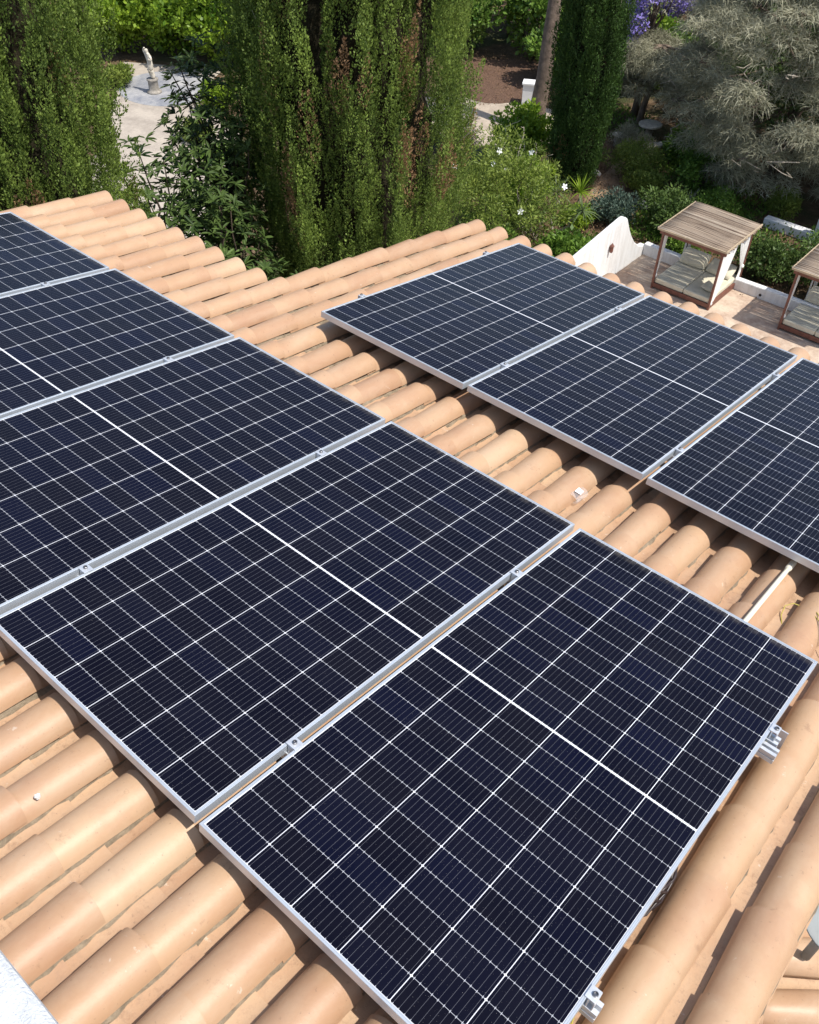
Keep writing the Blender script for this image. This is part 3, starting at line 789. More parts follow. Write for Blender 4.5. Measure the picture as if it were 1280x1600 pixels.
# ------------------------------------------------------------------ vegetation
def leaf_quads(Pn, D, S, ln, wd):
    """diamond leaves: base Pn, direction D, side S (unit arrays); returns verts (4n) and faces"""
    n = len(Pn); ln = np.broadcast_to(ln, n)[:, None]; wd = np.broadcast_to(wd, n)[:, None]
    v = np.empty((n, 4, 3)); v[:, 0] = Pn; v[:, 1] = Pn + D * ln * .45 + S * wd * .5; v[:, 2] = Pn + D * ln; v[:, 3] = Pn + D * ln * .45 - S * wd * .5
    return v.reshape(-1, 3), np.arange(4 * n).reshape(n, 4)
def unit(a): return a / np.maximum(np.linalg.norm(a, axis=1, keepdims=True), 1e-9)
def rand_unit(n): return unit(rng.normal(size=(n, 3)))
def sides(D):
    return unit(np.cross(D, rand_unit(len(D))))
def limbs(name, paths, mat, parent, n=8):
    b = MB()
    for pts, r0, r1 in paths:
        k = len(pts); b.tube(pts, [r0 + (r1 - r0) * i / (k - 1) for i in range(k)], n)
    return b.build(name, mat, parent, True)
def wobble(a, b, k=7, amp=.15, seed=0):
    r = random.Random(seed); a = Vector(a); b = Vector(b); out = []
    for i in range(k):
        f = i / (k - 1); o = Vector((r.uniform(-1, 1), r.uniform(-1, 1), r.uniform(-.4, .4))) * amp * math.sin(PI * f) * (b - a).length * .3
        out.append(tuple(a.lerp(b, f) + o))
    return out

leafM = {}
leafM['cyp'] = mat_leaf('cypress_foliage', (0.024, 0.052, 0.011), (0.27, 0.37, 0.07), (0.32, 0.19, 0.10), .6, .3, 1.6)
leafM['cyp2'] = mat_leaf('dark_cypress_foliage', (0.012, 0.030, 0.009), (0.085, 0.16, 0.03), (0.2, .1, .05), .6, .2, .9)
leafM['bright'] = mat_leaf('bright_broad_leaves', (0.06, 0.15, 0.012), (0.40, 0.54, 0.05), rough=.45, trans=.4, patch=.6)
leafM['glossy'] = mat_leaf('dark_glossy_leaves', (0.015, 0.036, 0.010), (0.135, 0.205, 0.05), rough=.5, trans=.25, patch=.8, spec=.2)
leafM['yellow'] = mat_leaf('yellow_green_leaves', (0.08, 0.13, 0.02), (0.34, 0.41, 0.08), rough=.5, trans=.35, patch=1.0)
leafM['mid'] = mat_leaf('mid_green_leaves', (0.05, 0.12, 0.02), (0.25, 0.39, 0.06), rough=.45, trans=.3, patch=.7)
leafM['dark'] = mat_leaf('dark_green_leaves', (0.026, 0.058, 0.014), (0.15, 0.225, 0.055), rough=.5, trans=.25, patch=.7)  # deep green leaf colour of the dark shrubs and background trees
leafM['grey'] = mat_leaf('grey_green_needles', (0.125, 0.13, 0.08), (0.56, 0.54, 0.385), rough=.7, trans=.25, patch=.35)
leafM['blue'] = mat_leaf('blue_green_leaves', (0.04, 0.07, 0.05), (0.14, 0.20, 0.15), rough=.6, trans=.2, patch=1.0)
leafM['yucca'] = mat_leaf('strap_leaves', (0.08, 0.13, 0.05), (0.24, 0.30, 0.13), rough=.45, trans=.2, patch=1.5)
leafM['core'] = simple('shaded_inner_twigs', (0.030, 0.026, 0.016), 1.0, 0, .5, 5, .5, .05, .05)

def cypress(name, label, cx, cy, z0, z1, prof, nplume, per, leaf, mat, dead=(), face=None, plume=(.5, 1.1), pr=(.09, .17), bark='bark_d', trunk_r=.22, gaps=()):
    """prof(z) crown radius. plumes of scale leaves hugging an upright crown"""
    t = thing(name, label, 'tree', (cx, cy, ZG))
    z = rng.uniform(z0, z1, nplume); th = rng.uniform(0, 2 * PI, nplume)
    if face is not None:   # keep three quarters of the plumes on the lit and seen half
        m = np.cos(th - face) < -.2; sel = m & (rng.random(nplume) < .5); th[sel] = face + rng.uniform(-1.6, 1.6, sel.sum())
    lob = .96 + .06 * np.sin(3 * th + .35 * z) + .06 * np.sin(8 * th + .5 * z + 1) + .075 * np.sin(15 * th - .25 * z) + .05 * np.sin(27 * th + .3 * z + 2)
    r = np.array([prof(q) for q in z]) * lob * (1 - .20 * rng.random(nplume) ** 1.5)
    L = rng.uniform(*plume, nplume); R = rng.uniform(*pr, nplume)
    c = np.stack([cx + r * np.cos(th), cy + r * np.sin(th), z], 1)
    out = np.stack([np.cos(th), np.sin(th), np.zeros(nplume)], 1)
    ax = unit(np.array([0, 0, 1.0]) + out * rng.uniform(.02, .28, nplume)[:, None] + rng.normal(size=(nplume, 3)) * .10)
    idx = np.repeat(np.arange(nplume), per); n = len(idx)
    f = rng.random(n); rad = R[idx] * np.sin(PI * np.clip(f, .02, .98) ** .75) * (.55 + .45 * rng.random(n) ** .5)
    s = rand_unit(n); s -= ax[idx] * np.sum(s * ax[idx], 1)[:, None]; s = unit(s)
    pos = c[idx] + ax[idx] * ((f - .5) * L[idx])[:, None] + s * rad[:, None]
    d = unit(ax[idx] * 1.0 + s * rng.uniform(.3, 1.1, n)[:, None] + rng.normal(size=(n, 3)) * .25)
    ll = leaf * rng.uniform(.6, 1.35, n)
    v, fa = leaf_quads(pos, d, sides(d), ll, ll * .55)
    tint = rng.random(nplume) * .75 + .1
    for (dx, dy, dz, dr) in dead:
        dist = np.linalg.norm((c - np.array([dx, dy, dz])) * np.array([1, 1, .6]), axis=1)
        tint[(dist < dr) & (rng.random(nplume) < .8)] = 1.9
    tint[rng.random(nplume) < .006] = 1.7
    ti = tint[idx] + f * .25
    crown = mesh_obj('crown', v - np.array([cx, cy, ZG]), fa, mat, t, False, np.repeat(ti, 4))
    # twig mass as an added solid hull, coloured dark for the shaded interior
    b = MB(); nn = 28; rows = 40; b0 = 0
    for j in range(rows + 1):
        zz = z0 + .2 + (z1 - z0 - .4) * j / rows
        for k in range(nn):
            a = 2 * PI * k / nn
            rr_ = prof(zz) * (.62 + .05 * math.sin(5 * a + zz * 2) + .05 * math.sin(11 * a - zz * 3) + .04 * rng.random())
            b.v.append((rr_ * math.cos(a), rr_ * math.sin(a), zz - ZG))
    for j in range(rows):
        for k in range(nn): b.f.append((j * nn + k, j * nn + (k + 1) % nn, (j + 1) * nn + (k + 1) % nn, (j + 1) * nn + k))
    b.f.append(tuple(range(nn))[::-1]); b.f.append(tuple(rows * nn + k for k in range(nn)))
    b.build('inner_twig_hull', leafM['core'], crown)
    paths = [([(0, 0, -.1), (0.03, 0, 1.0), (0, .03, z0 - ZG + .6)], trunk_r, trunk_r * .8)]
    limbs('trunk', paths, M[bark], t)
    # a few bare grey twigs
    r3 = random.Random(int(cx * 10))
    for _ in range(16):
        tw_ = MB(); i = r3.randrange(nplume); p = Vector(c[i]) - Vector((cx, cy, ZG)); a_ = Vector(ax[i]); o_ = Vector(out[i])
        tw_.tube([p - o_ * .2 - a_ * .3, p - a_ * .05 + o_ * .03, p + a_ * .3 + o_ * .08], [.012, .008, .003], 5)
        tw_.build('bare_twig', M['pale_stem'], t, True)
    return t

FC = lambda x, y: math.atan2(CAM[1] - y, CAM[0] - x)
cypress('cypress_tree', 'big bushy cypress cut by the left edge, beyond the farthest panel', -5.97, 2.76, -10.0, 1.6,
        lambda z: 1.50 * min(1, (z + 11.3) / 4) * (1 - max(0, z - .2) * .2), 2600, 230, .034, leafM['cyp'],
        dead=[(-4.85, 2.5, -2.9, .35), (-4.8, 2.6, -3.3, .3), (-5.05, 1.75, -1.4, .2)], face=FC(-6.05, 2.70), plume=(.35, .9), pr=(.06, .13))
def ccprof(z):
    f = (z + 10.5) / 7.0
    return 1.86 * (min(1, max(.35, .55 + .45 * f)) if z < -3.5 else 1.0) * (1 - max(0, z + .5) * .12)
cypress('cypress_tree', 'widest cypress with brown dead patches, in the middle behind the roof corner', -5.0, 8.25, -10.4, 2.2, ccprof, 3000, 210, .036, leafM['cyp'],
        dead=[(-4.75, 6.45, -3.7, .30), (-3.3, 8.0, -3.0, .36), (-3.2, 8.6, -3.6, .30), (-3.8, 7.0, -1.9, .24), (-3.3, 7.9, -1.7, .26), (-4.3, 6.7, -2.6, .18), (-3.2, 8.2, -4.4, .2)],
        face=FC(-5.0, 8.25), plume=(.5, 1.3), pr=(.055, .12))
cypress('cypress_tree', 'narrow dark cypress beside the leaning bare trunk, beyond the white wall', -10.1, 24.35, -10.9, 1.5,
        lambda z: 1.06 * min(1, .62 + (z + 11) * .12), 1400, 130, .06, leafM['cyp2'], face=FC(-10.1, 24.4), plume=(.6, 1.3), pr=(.12, .2))

def crown_leaves(clumps, n, ll, ar, mat_tilt=.35, down=0.0, fill=.35, updir=.3):
    """leaves on many small clumps; clumps: (x,y,z,rx,ry,rz)"""
    C_ = np.array(clumps); w_ = C_[:, 3] * C_[:, 4] + C_[:, 3] * C_[:, 5]; idx = rng.choice(len(C_), n, p=w_ / w_.sum())
    d = rand_unit(n); rad = 1 - fill * rng.random(n) ** 1.4
    pos = C_[idx, :3] + d * C_[idx, 3:6] * rad[:, None]
    D_ = unit(d * .7 + rng.normal(size=(n, 3)) * .55 + np.array([0, 0, updir - down]))
    S_2 = unit(np.cross(D_, d + rng.normal(size=(n, 3)) * mat_tilt))
    l_ = ll * rng.uniform(.6, 1.3, n)
    v, f = leaf_quads(pos, D_, S_2, l_, l_ * ar)
    return v, f, idx
def clumps_for(cx, cy, z0, rx, ry, rz, k, cr):
    out = []
    for _ in range(k):
        d = rand_unit(1)[0]; d[2] = abs(d[2]) * 1.0 if random.random() < .8 else d[2] * .6
        q = rng.uniform(.45, 1.0)
        out.append((cx + d[0] * rx * q, cy + d[1] * ry * q, z0 + rz * .45 + d[2] * rz * .55 * q, cr * rng.uniform(.6, 1.3), cr * rng.uniform(.6, 1.3), cr * rng.uniform(.5, 1.0)))
    return out
def shrub(name, label, cx, cy, r, h, mat, n=4000, ll=.10, ar=.5, k=None, cr=None, cat='shrub', group=None, z0=None, ry=None, stems=5, flowers=None, updir=.3, stem_mat='bark_d', lift=0.0):
    z0 = ZG if z0 is None else z0; ry = ry or r
    t = thing(name, label, cat, (cx, cy, z0), group=group)
    k = k or int(12 + 10 * r); cr = cr or r * .36
    cl = clumps_for(0, 0, lift, r - cr * .6, ry - cr * .6, h - lift - cr * .4, k, cr)
    cl.append((0, 0, lift + (h - lift) * .4, r * .6, ry * .6, (h - lift) * .38))
    v, f, idx = crown_leaves(cl, n, ll, ar, updir=updir)
    v = v.copy(); v[:, 2] = np.maximum(v[:, 2], .01)
    ti = rng.random(len(cl)) * .8
    mesh_obj('foliage', v, f, mat, t, False, np.repeat(ti[idx], 4))
    pp = []
    for s in range(stems):
        q = cl[random.randrange(len(cl) - 1)]
        pp.append((wobble((random.uniform(-.1, .1) * r, random.uniform(-.1, .1) * r, -.05), q[:3], 6, .25, s), .03 + .012 * r, .008))
    limbs('stems', pp, M[stem_mat], t, 6)
    if flowers:
        nf, fs_, fm = flowers
        for _ in range(nf):
            b = MB()
            q = cl[random.randrange(len(cl) - 1)]; d = Vector(rand_unit(1)[0]); d.z = abs(d.z); 
            toC = Vector((CAM[0] - cx, CAM[1] - cy, 14)).normalized(); d = (d * .7 + toC).normalized()
            c_ = Vector(q[:3]) + Vector((d.x * q[3], d.y * q[4], d.z * q[5])) * 1.04
            a1 = d.cross(Vector((0, 0, 1))).normalized(); a2 = d.cross(a1)
            for p_ in range(5):
                an = 2 * PI * p_ / 5; e = a1 * math.cos(an) + a2 * math.sin(an); e2 = a1 * math.cos(an + 1.57) + a2 * math.sin(an + 1.57)
                b.add([c_, c_ + e * fs_ * .6 + e2 * fs_ * .3 + d * fs_ * .15, c_ + e * fs_ + d * fs_ * .1, c_ + e * fs_ * .6 - e2 * fs_ * .3 + d * fs_ * .15], [(0, 1, 2, 3)])
            b.build('flower', fm, t)
    return t

# bright broad-leaved hedge behind the statue
for i, (x, y, r, h, lab) in enumerate([(-32.6, 22.2, 2.3, 3.4, 'bright green broad leaved bush behind the statue, left of it'), (-30.6, 23.6, 2.2, 3.4, 'bright green broad leaved bush right behind the stone statue'),
                                       (-28.2, 24.2, 2.3, 4.2, 'tall bright yellow green bush right of the statue'), (-34.5, 25.5, 3.0, 5.5, 'bright leafy bush in the top left, beyond the statue hedge'),
                                       (-30.5, 27.5, 3.2, 6.2, 'tall bright leafy tree filling the top edge above the statue')]):
    shrub('broadleaf_shrub', lab, x, y, r, h, leafM['bright'], 14000, .20, .65, 60, .55, group='bright bushes behind the statue')
# dark foliage closing the view beyond
bgs = [(-38, 30, 4, 7), (-25.0, 27.5, 3.0, 5.5), (-27, 38, 4.5, 8), (-21, 36, 3.8, 7.5), (-16.5, 38.5, 4.2, 8), (-12, 40, 4.2, 8), (-7, 41, 4.5, 9), (-35, 37, 5, 9), (-1.5, 40, 4.5, 9), (4, 37, 5, 9), (-20, 45, 5.5, 10), (-10, 48, 5.5, 10), (-30, 46, 5.5, 10), (-42, 40, 6, 10), (0, 48, 6, 11), (-45, 24, 4, 6)]
wh = ['left of the statue hedge', 'beyond the tall bright bush', 'behind the central cypress', 'above the mulch bed', 'behind the leaning trunk', 'behind the narrow cypress', 'behind the jacaranda', 'at the top left', 'behind the grey tree', 'at the far right', 'in the far middle', 'in the far distance right', 'in the far distance left', 'at the far left', 'at the far right back', 'left of the paved path']
for i, (x, y, r, h) in enumerate(bgs):
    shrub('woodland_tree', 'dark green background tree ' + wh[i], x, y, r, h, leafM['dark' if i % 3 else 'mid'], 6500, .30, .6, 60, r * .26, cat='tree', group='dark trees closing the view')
# mid green shrubs beyond the mulch, top centre right
for x, y, r, h, m_, lab in [(-18.6, 34.0, 2.2, 4.2, 'mid', 'tall leafy bush above the mulch bed near the top edge'), (-15.8, 32.6, 1.8, 2.9, 'mid', 'mid green bush left of the leaning trunk behind the white box'),
                            (-21.6, 32.6, 2.0, 3.6, 'mid', 'leafy bush just right of the central cypress top'), (-13.4, 33.6, 1.8, 3.4, 'bright', 'light green bush behind the leaning trunk')]:
    shrub('leafy_shrub', lab, x, y, r, h, leafM[m_], 5500, .22, .6, 34, .5, group='leafy bushes at the top')
# shrubs around the central garden
shrub('hibiscus_shrub', 'large yellow green shrub with white flowers right of the central cypress', -9.6, 19.4, 2.35, 3.3, leafM['yellow'], 15000, .12, .32, 90, .42, flowers=(7, .11, M['petal']))
shrub('hibiscus_shrub', 'yellow green shrub tucked against the lower right of the central cypress', -7.0, 14.5, 1.5, 2.9, leafM['yellow'], 9000, .11, .3, 60, .34)
shrub('rounded_shrub', 'rounded bright green shrub below the beige path', -12.6, 24.7, 1.35, 2.1, leafM['bright'], 7500, .14, .55, 40, .36)
shrub('lavender_bush', 'blue green feathery bush at the left end of the beige path', -14.6, 23.6, 1.0, 1.1, leafM['blue'], 4500, .13, .12, 30, .25, updir=.9)
shrub('lavender_bush', 'blue green feathery bush between the path and the rounded shrub', -13.4, 22.9, .8, .9, leafM['blue'], 3500, .13, .12, 24, .22, updir=.9)
shrub('leafy_shrub', 'fresh green low shrub under the bare pale branches', -10.1, 21.6, 1.0, 2.0, leafM['bright'], 4500, .11, .5, 30, .3)
shrub('leafy_shrub', 'low mixed green shrub right below the eave tiles', -8.6, 17.4, 1.3, 1.5, leafM['mid'], 5000, .13, .5, 34, .32)
shrub('leafy_shrub', 'broad leaved plant left of the white wall', -7.1, 19.5, .9, 1.0, leafM['mid'], 3000, .16, .6, 22, .26)
shrub('leafy_shrub', 'olive coloured dome shrub right of the narrow cypress', -8.9, 26.4, 1.15, 1.3, leafM['yellow'], 5500, .10, .3, 34, .32)
shrub('leafy_shrub', 'blue green low shrub above the white wall', -7.6, 22.9, 1.0, 1.0, leafM['blue'], 4200, .10, .4, 30, .28)
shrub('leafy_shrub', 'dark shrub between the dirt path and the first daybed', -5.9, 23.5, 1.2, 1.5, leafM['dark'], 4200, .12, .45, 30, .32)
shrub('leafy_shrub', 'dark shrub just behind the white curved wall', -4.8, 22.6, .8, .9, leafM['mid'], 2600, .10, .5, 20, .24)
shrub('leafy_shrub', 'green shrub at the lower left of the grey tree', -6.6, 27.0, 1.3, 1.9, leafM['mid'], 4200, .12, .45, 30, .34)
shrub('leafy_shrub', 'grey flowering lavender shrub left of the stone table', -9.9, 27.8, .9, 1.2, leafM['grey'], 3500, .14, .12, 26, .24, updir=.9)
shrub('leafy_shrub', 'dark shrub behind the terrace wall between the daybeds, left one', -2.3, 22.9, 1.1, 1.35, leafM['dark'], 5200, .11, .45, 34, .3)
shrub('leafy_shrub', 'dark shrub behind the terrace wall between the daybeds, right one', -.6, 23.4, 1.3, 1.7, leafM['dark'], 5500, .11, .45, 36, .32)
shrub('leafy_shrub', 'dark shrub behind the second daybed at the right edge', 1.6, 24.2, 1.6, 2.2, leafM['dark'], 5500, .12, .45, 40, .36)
shrub('leafy_shrub', 'sunlit yellow green shrub seen through the gap under the grey tree', -3.6, 26.9, .7, 1.2, leafM['yellow'], 3500, .09, .4, 24, .24)
shrub('leafy_shrub', 'small low shrub with pale leaves beside the paved path', -22.6, 18.0, .8, .7, leafM['yellow'], 2600, .14, .4, 18, .24)
shrub('leafy_shrub', 'upright green shrub on the right edge of the paved path', -24.0, 20.2, .8, 1.3, leafM['bright'], 3000, .16, .4, 20, .26)
shrub('leafy_shrub', 'yellow green edging shrub on the left side of the paved path', -29.2, 19.4, .8, .9, leafM['yellow'], 2600, .14, .4, 18, .24)

# dark glossy tree with whorled leaves in front of the paved path
def whorl_tree(label, cx, cy, ztop, r, n_whorl, ll):
    t = thing('loquat_tree', label, 'tree', (cx, cy, ZG))
    H = ztop - ZG
    pos = rand_unit(n_whorl); pos *= (rng.random(n_whorl)[:, None] ** .4)
    cc = np.stack([pos[:, 0] * r, pos[:, 1] * r, H - 2.4 + pos[:, 2] * 2.4], 1)
    up = unit(pos * .7 + np.array([0, 0, .8]) + rng.normal(size=(n_whorl, 3)) * .25)
    per = 9; idx = np.repeat(np.arange(n_whorl), per); n = len(idx)
    s = rand_unit(n); s -= up[idx] * np.sum(s * up[idx], 1)[:, None]; s = unit(s)
    d = unit(s + up[idx] * rng.uniform(-.1, .7, n)[:, None]); S2 = unit(np.cross(d, up[idx]))
    l_ = ll * rng.uniform(.6, 1.2, n)
    # leaf of two halves folded along the midrib and drooping: 6 vertices
    base = cc[idx]; Nf = unit(np.cross(S2, d))
    v = np.empty((n, 6, 3)); W_ = l_[:, None] * .24
    v[:, 0] = base; v[:, 1] = base + d * l_[:, None] * .4 + S2 * W_ * .5 + Nf * W_ * .15; v[:, 2] = base + d * l_[:, None] * .75 + S2 * W_ * .42 - Nf * W_ * .05
    v[:, 3] = base + d * l_[:, None] - Nf * l_[:, None] * .12; v[:, 4] = base + d * l_[:, None] * .75 - S2 * W_ * .42 - Nf * W_ * .05; v[:, 5] = base + d * l_[:, None] * .4 - S2 * W_ * .5 + Nf * W_ * .15
    i0 = np.arange(n) * 6
    f = np.concatenate([np.stack([i0, i0 + 1, i0 + 2, i0 + 3], 1), np.stack([i0, i0 + 3, i0 + 4, i0 + 5], 1)])
    mesh_obj('crown', v.reshape(-1, 3), f, leafM['glossy'], t, False, np.repeat(rng.random(n_whorl)[idx] * .8, 6))
    pp = [([(0, 0, -.1), (.08, .05, H * .3), (-.05, .1, H - 3.6)], .12, .08)]
    for k in range(0, n_whorl, max(1, n_whorl // 60)):
        pp.append((wobble((-.05, .1, H - 3.8 + .02 * k % 1.5), tuple(cc[k]), 6, .2, k), .035, .007))
    limbs('trunk', pp, M['bark_d'], t, 6)
    return t
whorl_tree('dark tree with whorled glossy leaves in front of the pale paved path', -5.3, 5.35, -2.9, 1.0, 560, .17)
whorl_tree('dense dark glossy tree in the shade against the left side of the central cypress', -6.3, 6.5, -1.6, 1.0, 800, .16)
whorl_tree('lower glossy leaved tree close to the notch in the eave', -4.2, 5.2, -3.9, 1.1, 620, .16)

whorl_tree('low dark glossy bush filling the gap between the two near cypresses', -6.3, 5.1, -2.75, 1.0, 430, .17)
# leaning bare trunk beside the narrow cypress
tt = thing('old_tree', 'tall leaning bare trunk beside the narrow dark cypress', 'tree', (-13.74, 27.38, ZG))
limbs('trunk', [([(0, 0, -.1), (-.08, .05, .8), (.0, .15, 2.0), (-.05, .3, 3.4), (-.12, .55, 5.0), (-.2, .8, 7.0), (-.25, 1.1, 9.5)], .33, .19)], M['bark'], tt, 14)
v, f, idx = crown_leaves(clumps_for(.6, .5, 8.4, 2.6, 2.6, 3.6, 40, .7), 7000, .14, .4)
mesh_obj('crown', v, f, leafM['grey'], tt, False, np.repeat(rng.random(41)[idx], 4))
limbs('limbs', [(wobble((.4, .4, 7.4), (x, y, z), 6, .2, i), .12, .03) for i, (x, y, z) in enumerate([(-1.2, .3, 10), (2.2, .8, 10.5), (.5, 2.3, 10.6), (.8, -1.6, 10.2)])], M['bark'], tt)

# grey-green wispy tree on the right
def wispy_tree(label, cx, cy, clumps, n_strand, seg, ln, lw, trunk):
    t = thing('casuarina_tree', label, 'tree', (cx, cy, ZG))
    C_ = np.array(clumps); wt = C_[:, 3] ** 2; idx = rng.choice(len(C_), n_strand, p=wt / wt.sum())
    d = rand_unit(n_strand); d[:, 2] = np.abs(d[:, 2]) * .9 - .15
    pos = C_[idx, :3] + d * C_[idx, 3:6] * (1.08 - .6 * rng.random(n_strand))[:, None]
    dirn = unit(d * np.array([1, 1, .4]) + rng.normal(size=(n_strand, 3)) * .85 + np.array([0, 0, .25]))
    L = ln * rng.uniform(.5, 1.4, n_strand); curl = rng.normal(size=(n_strand, 3)) * .35
    V = np.empty((n_strand, seg + 1, 2, 3)); p = pos.copy(); dd = dirn.copy(); sd = sides(dd)
    for j in range(seg + 1):
        w = lw * (1 - .7 * j / seg) * (1 + .5 * (j % 2))
        V[:, j, 0] = p + sd * w; V[:, j, 1] = p - sd * w
        dd = unit(dd + np.array([0, 0, -.26]) + curl * .35 * math.sin(j * 1.3 + .5)); p = p + dd * (L / seg)[:, None]
    b = (np.arange(n_strand) * (seg + 1) * 2)[:, None]; fs = []
    for j in range(seg): fs.append(np.concatenate([b + 2 * j, b + 2 * j + 1, b + 2 * j + 3, b + 2 * j + 2], 1))
    tn = rng.random(len(C_)) * .9
    cr_ = mesh_obj('crown', V.reshape(-1, 3), np.concatenate(fs), leafM['grey'], t, False, np.repeat(tn[idx], (seg + 1) * 2))
    pp = [trunk]
    for k in range(0, len(clumps), max(3, len(clumps) // 40)):
        q = clumps[k]; st = trunk[0][-1 - (k % 2)]
        pp.append((wobble(st, q[:3], 7, .35, k), .06, .015))
        for _ in range(2):
            e = rand_unit(1)[0]; pp.append((wobble(q[:3], (q[0] + e[0] * q[3], q[1] + e[1] * q[4], q[2] + abs(e[2]) * q[5]), 6, .5, k * 7 + _), .03, .006))
    limbs('trunk', pp, M['bark'], t, 6)
    return t
cl = []
rg = random.Random(12)
for _ in range(460):
    a = rg.uniform(0, 2 * PI); q = rg.uniform(.35, 1) ** .5; zf = rg.random() ** .85
    rad = 4.4 * math.sin(PI * (.22 + .62 * zf))
    cl.append((rad * q * math.cos(a), rad * q * math.sin(a), 0.6 + zf * 7.0, rg.uniform(.3, .75), rg.uniform(.3, .75), rg.uniform(.25, .6)))
wispy_tree('large grey green wispy tree filling the upper right, above the daybeds', -5.0, 29.2, cl, 170000, 3, .25, .0068,
           ([(0, 0, -.1), (.1, .1, .7), (-.1, .2, 1.6), (.2, 0, 2.8), (.0, .2, 4.2)], .30, .16))
cl2 = [(x * .8, y * .8, z * .85, a * .9, b_ * .9, c_ * .9) for x, y, z, a, b_, c_ in cl[::-1]]
wispy_tree('second grey green wispy tree cut by the right edge of the photo', .6, 30.0, cl2, 90000, 3, .25, .0072,
           ([(0, 0, -.1), (.1, .1, .7), (-.1, .2, 1.3), (.2, 0, 2.4), (.0, .2, 3.6)], .26, .14))
gt = [o for o in bpy.data.objects if o.get('label', '').startswith('large grey green')][0]
for i in range(14):
    a = rg.uniform(-2.9, -.9); z0_ = rg.uniform(1.6, 5.5); r0_ = rg.uniform(2.6, 3.6)
    p0 = (r0_ * math.cos(a), r0_ * math.sin(a), z0_); p1 = (p0[0] * 1.28 + rg.uniform(-.9, .9), p0[1] * 1.28 + rg.uniform(-.5, .5), z0_ + rg.uniform(-.5, 1.1))
    limbs('bare_bough', [(wobble(p0, p1, 9, 1.0, i + 70), .022, .008)], M['pale_stem'], gt, 6)
# green inner boughs of the grey tree
shrub('leafy_shrub', 'dark green tree standing within the lower grey tree', -5.0, 29.2, 3.0, 5.3, leafM['dark'], 22000, .10, .4, 60, .5, lift=1.6, cat='tree')
shrub('leafy_shrub', 'dark green tree at the right edge above the second daybed', -.5, 27.8, 2.1, 4.0, leafM['dark'], 9000, .10, .4, 60, .5, lift=1.5, cat='tree')

# jacaranda with lilac blossom
jt = thing('jacaranda_tree', 'jacaranda with lilac blossom between the narrow cypress and the grey tree', 'tree', (-11.7, 31.2, ZG))
cj = clumps_for(.0, .0, 1.7, 1.6, 1.6, 4.2, 46, .40)
v, f, idx = crown_leaves(cj, 5200, .13, .25); mesh_obj('crown', v, f, leafM['grey'], jt, False, np.repeat(rng.random(len(cj))[idx] * .8, 4))
v, f, idx = crown_leaves([c for c in cj if c[2] > 2.6][:30], 9000, .10, .8, fill=.15); mesh_obj('blossom', v, f, M['lilac'], jt)
limbs('trunk', [([(0, 0, -.1), (.1, 0, 1.5), (0, .1, 3.2), (.1, 0, 4.6)], .17, .09)] + [(wobble((.05, .05, 3.0), c[:3], 6, .2, i), .05, .012) for i, c in enumerate(cj[::3])], M['bark'], jt)
# pale trunk by the stone table
cl3 = [(rg.uniform(-1.3, 1.9), rg.uniform(-1.2, 1.2), rg.uniform(1.5, 3.1), rg.uniform(.35, .6), rg.uniform(.4, .7), rg.uniform(.3, .6)) for _ in range(60)]
wispy_tree('small wispy grey tree with a pale trunk behind the round stone table', -11.0, 30.3, cl3, 30000, 4, .30, .007,
           ([(0, 0, -.1), (.08, 0, .8), (.2, .1, 1.8), (.25, .2, 3.0)], .15, .07))
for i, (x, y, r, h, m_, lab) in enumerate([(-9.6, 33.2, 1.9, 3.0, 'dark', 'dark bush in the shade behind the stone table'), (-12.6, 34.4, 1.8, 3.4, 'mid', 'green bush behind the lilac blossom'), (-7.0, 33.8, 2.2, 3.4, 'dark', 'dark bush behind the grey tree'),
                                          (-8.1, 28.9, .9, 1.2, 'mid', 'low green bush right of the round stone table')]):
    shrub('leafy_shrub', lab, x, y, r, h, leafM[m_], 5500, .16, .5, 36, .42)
for x, y, r, h, m_, lab in [(-10.6, 26.0, .7, .8, 'mid', 'small green shrub at the right foot of the narrow cypress'), (-7.9, 25.4, .8, .9, 'yellow', 'small yellow green shrub beside the dirt path'),
                            (-8.3, 22.0, .6, .7, 'bright', 'small fresh green clump left of the dirt path'), (-10.3, 20.6, .8, .9, 'mid', 'small green clump among the bare stems'),
                            (-12.0, 22.0, .9, 1.1, 'yellow', 'yellow green clump below the pale branches'), (-5.2, 25.3, .9, 1.0, 'mid', 'low green clump before the grey tree'), (-1.2, 25.2, 1.0, 1.1, 'mid', 'low green clump behind the terrace wall at the right'),
                            (-16.2, 23.9, 1.1, 1.4, 'mid', 'green clump between the central cypress and the blue green bush')]:
    shrub('small_shrub', lab, x, y, r, h, leafM[m_], 3200, .09, .45, 26, r * .32, group='small shrubs filling the garden beds')
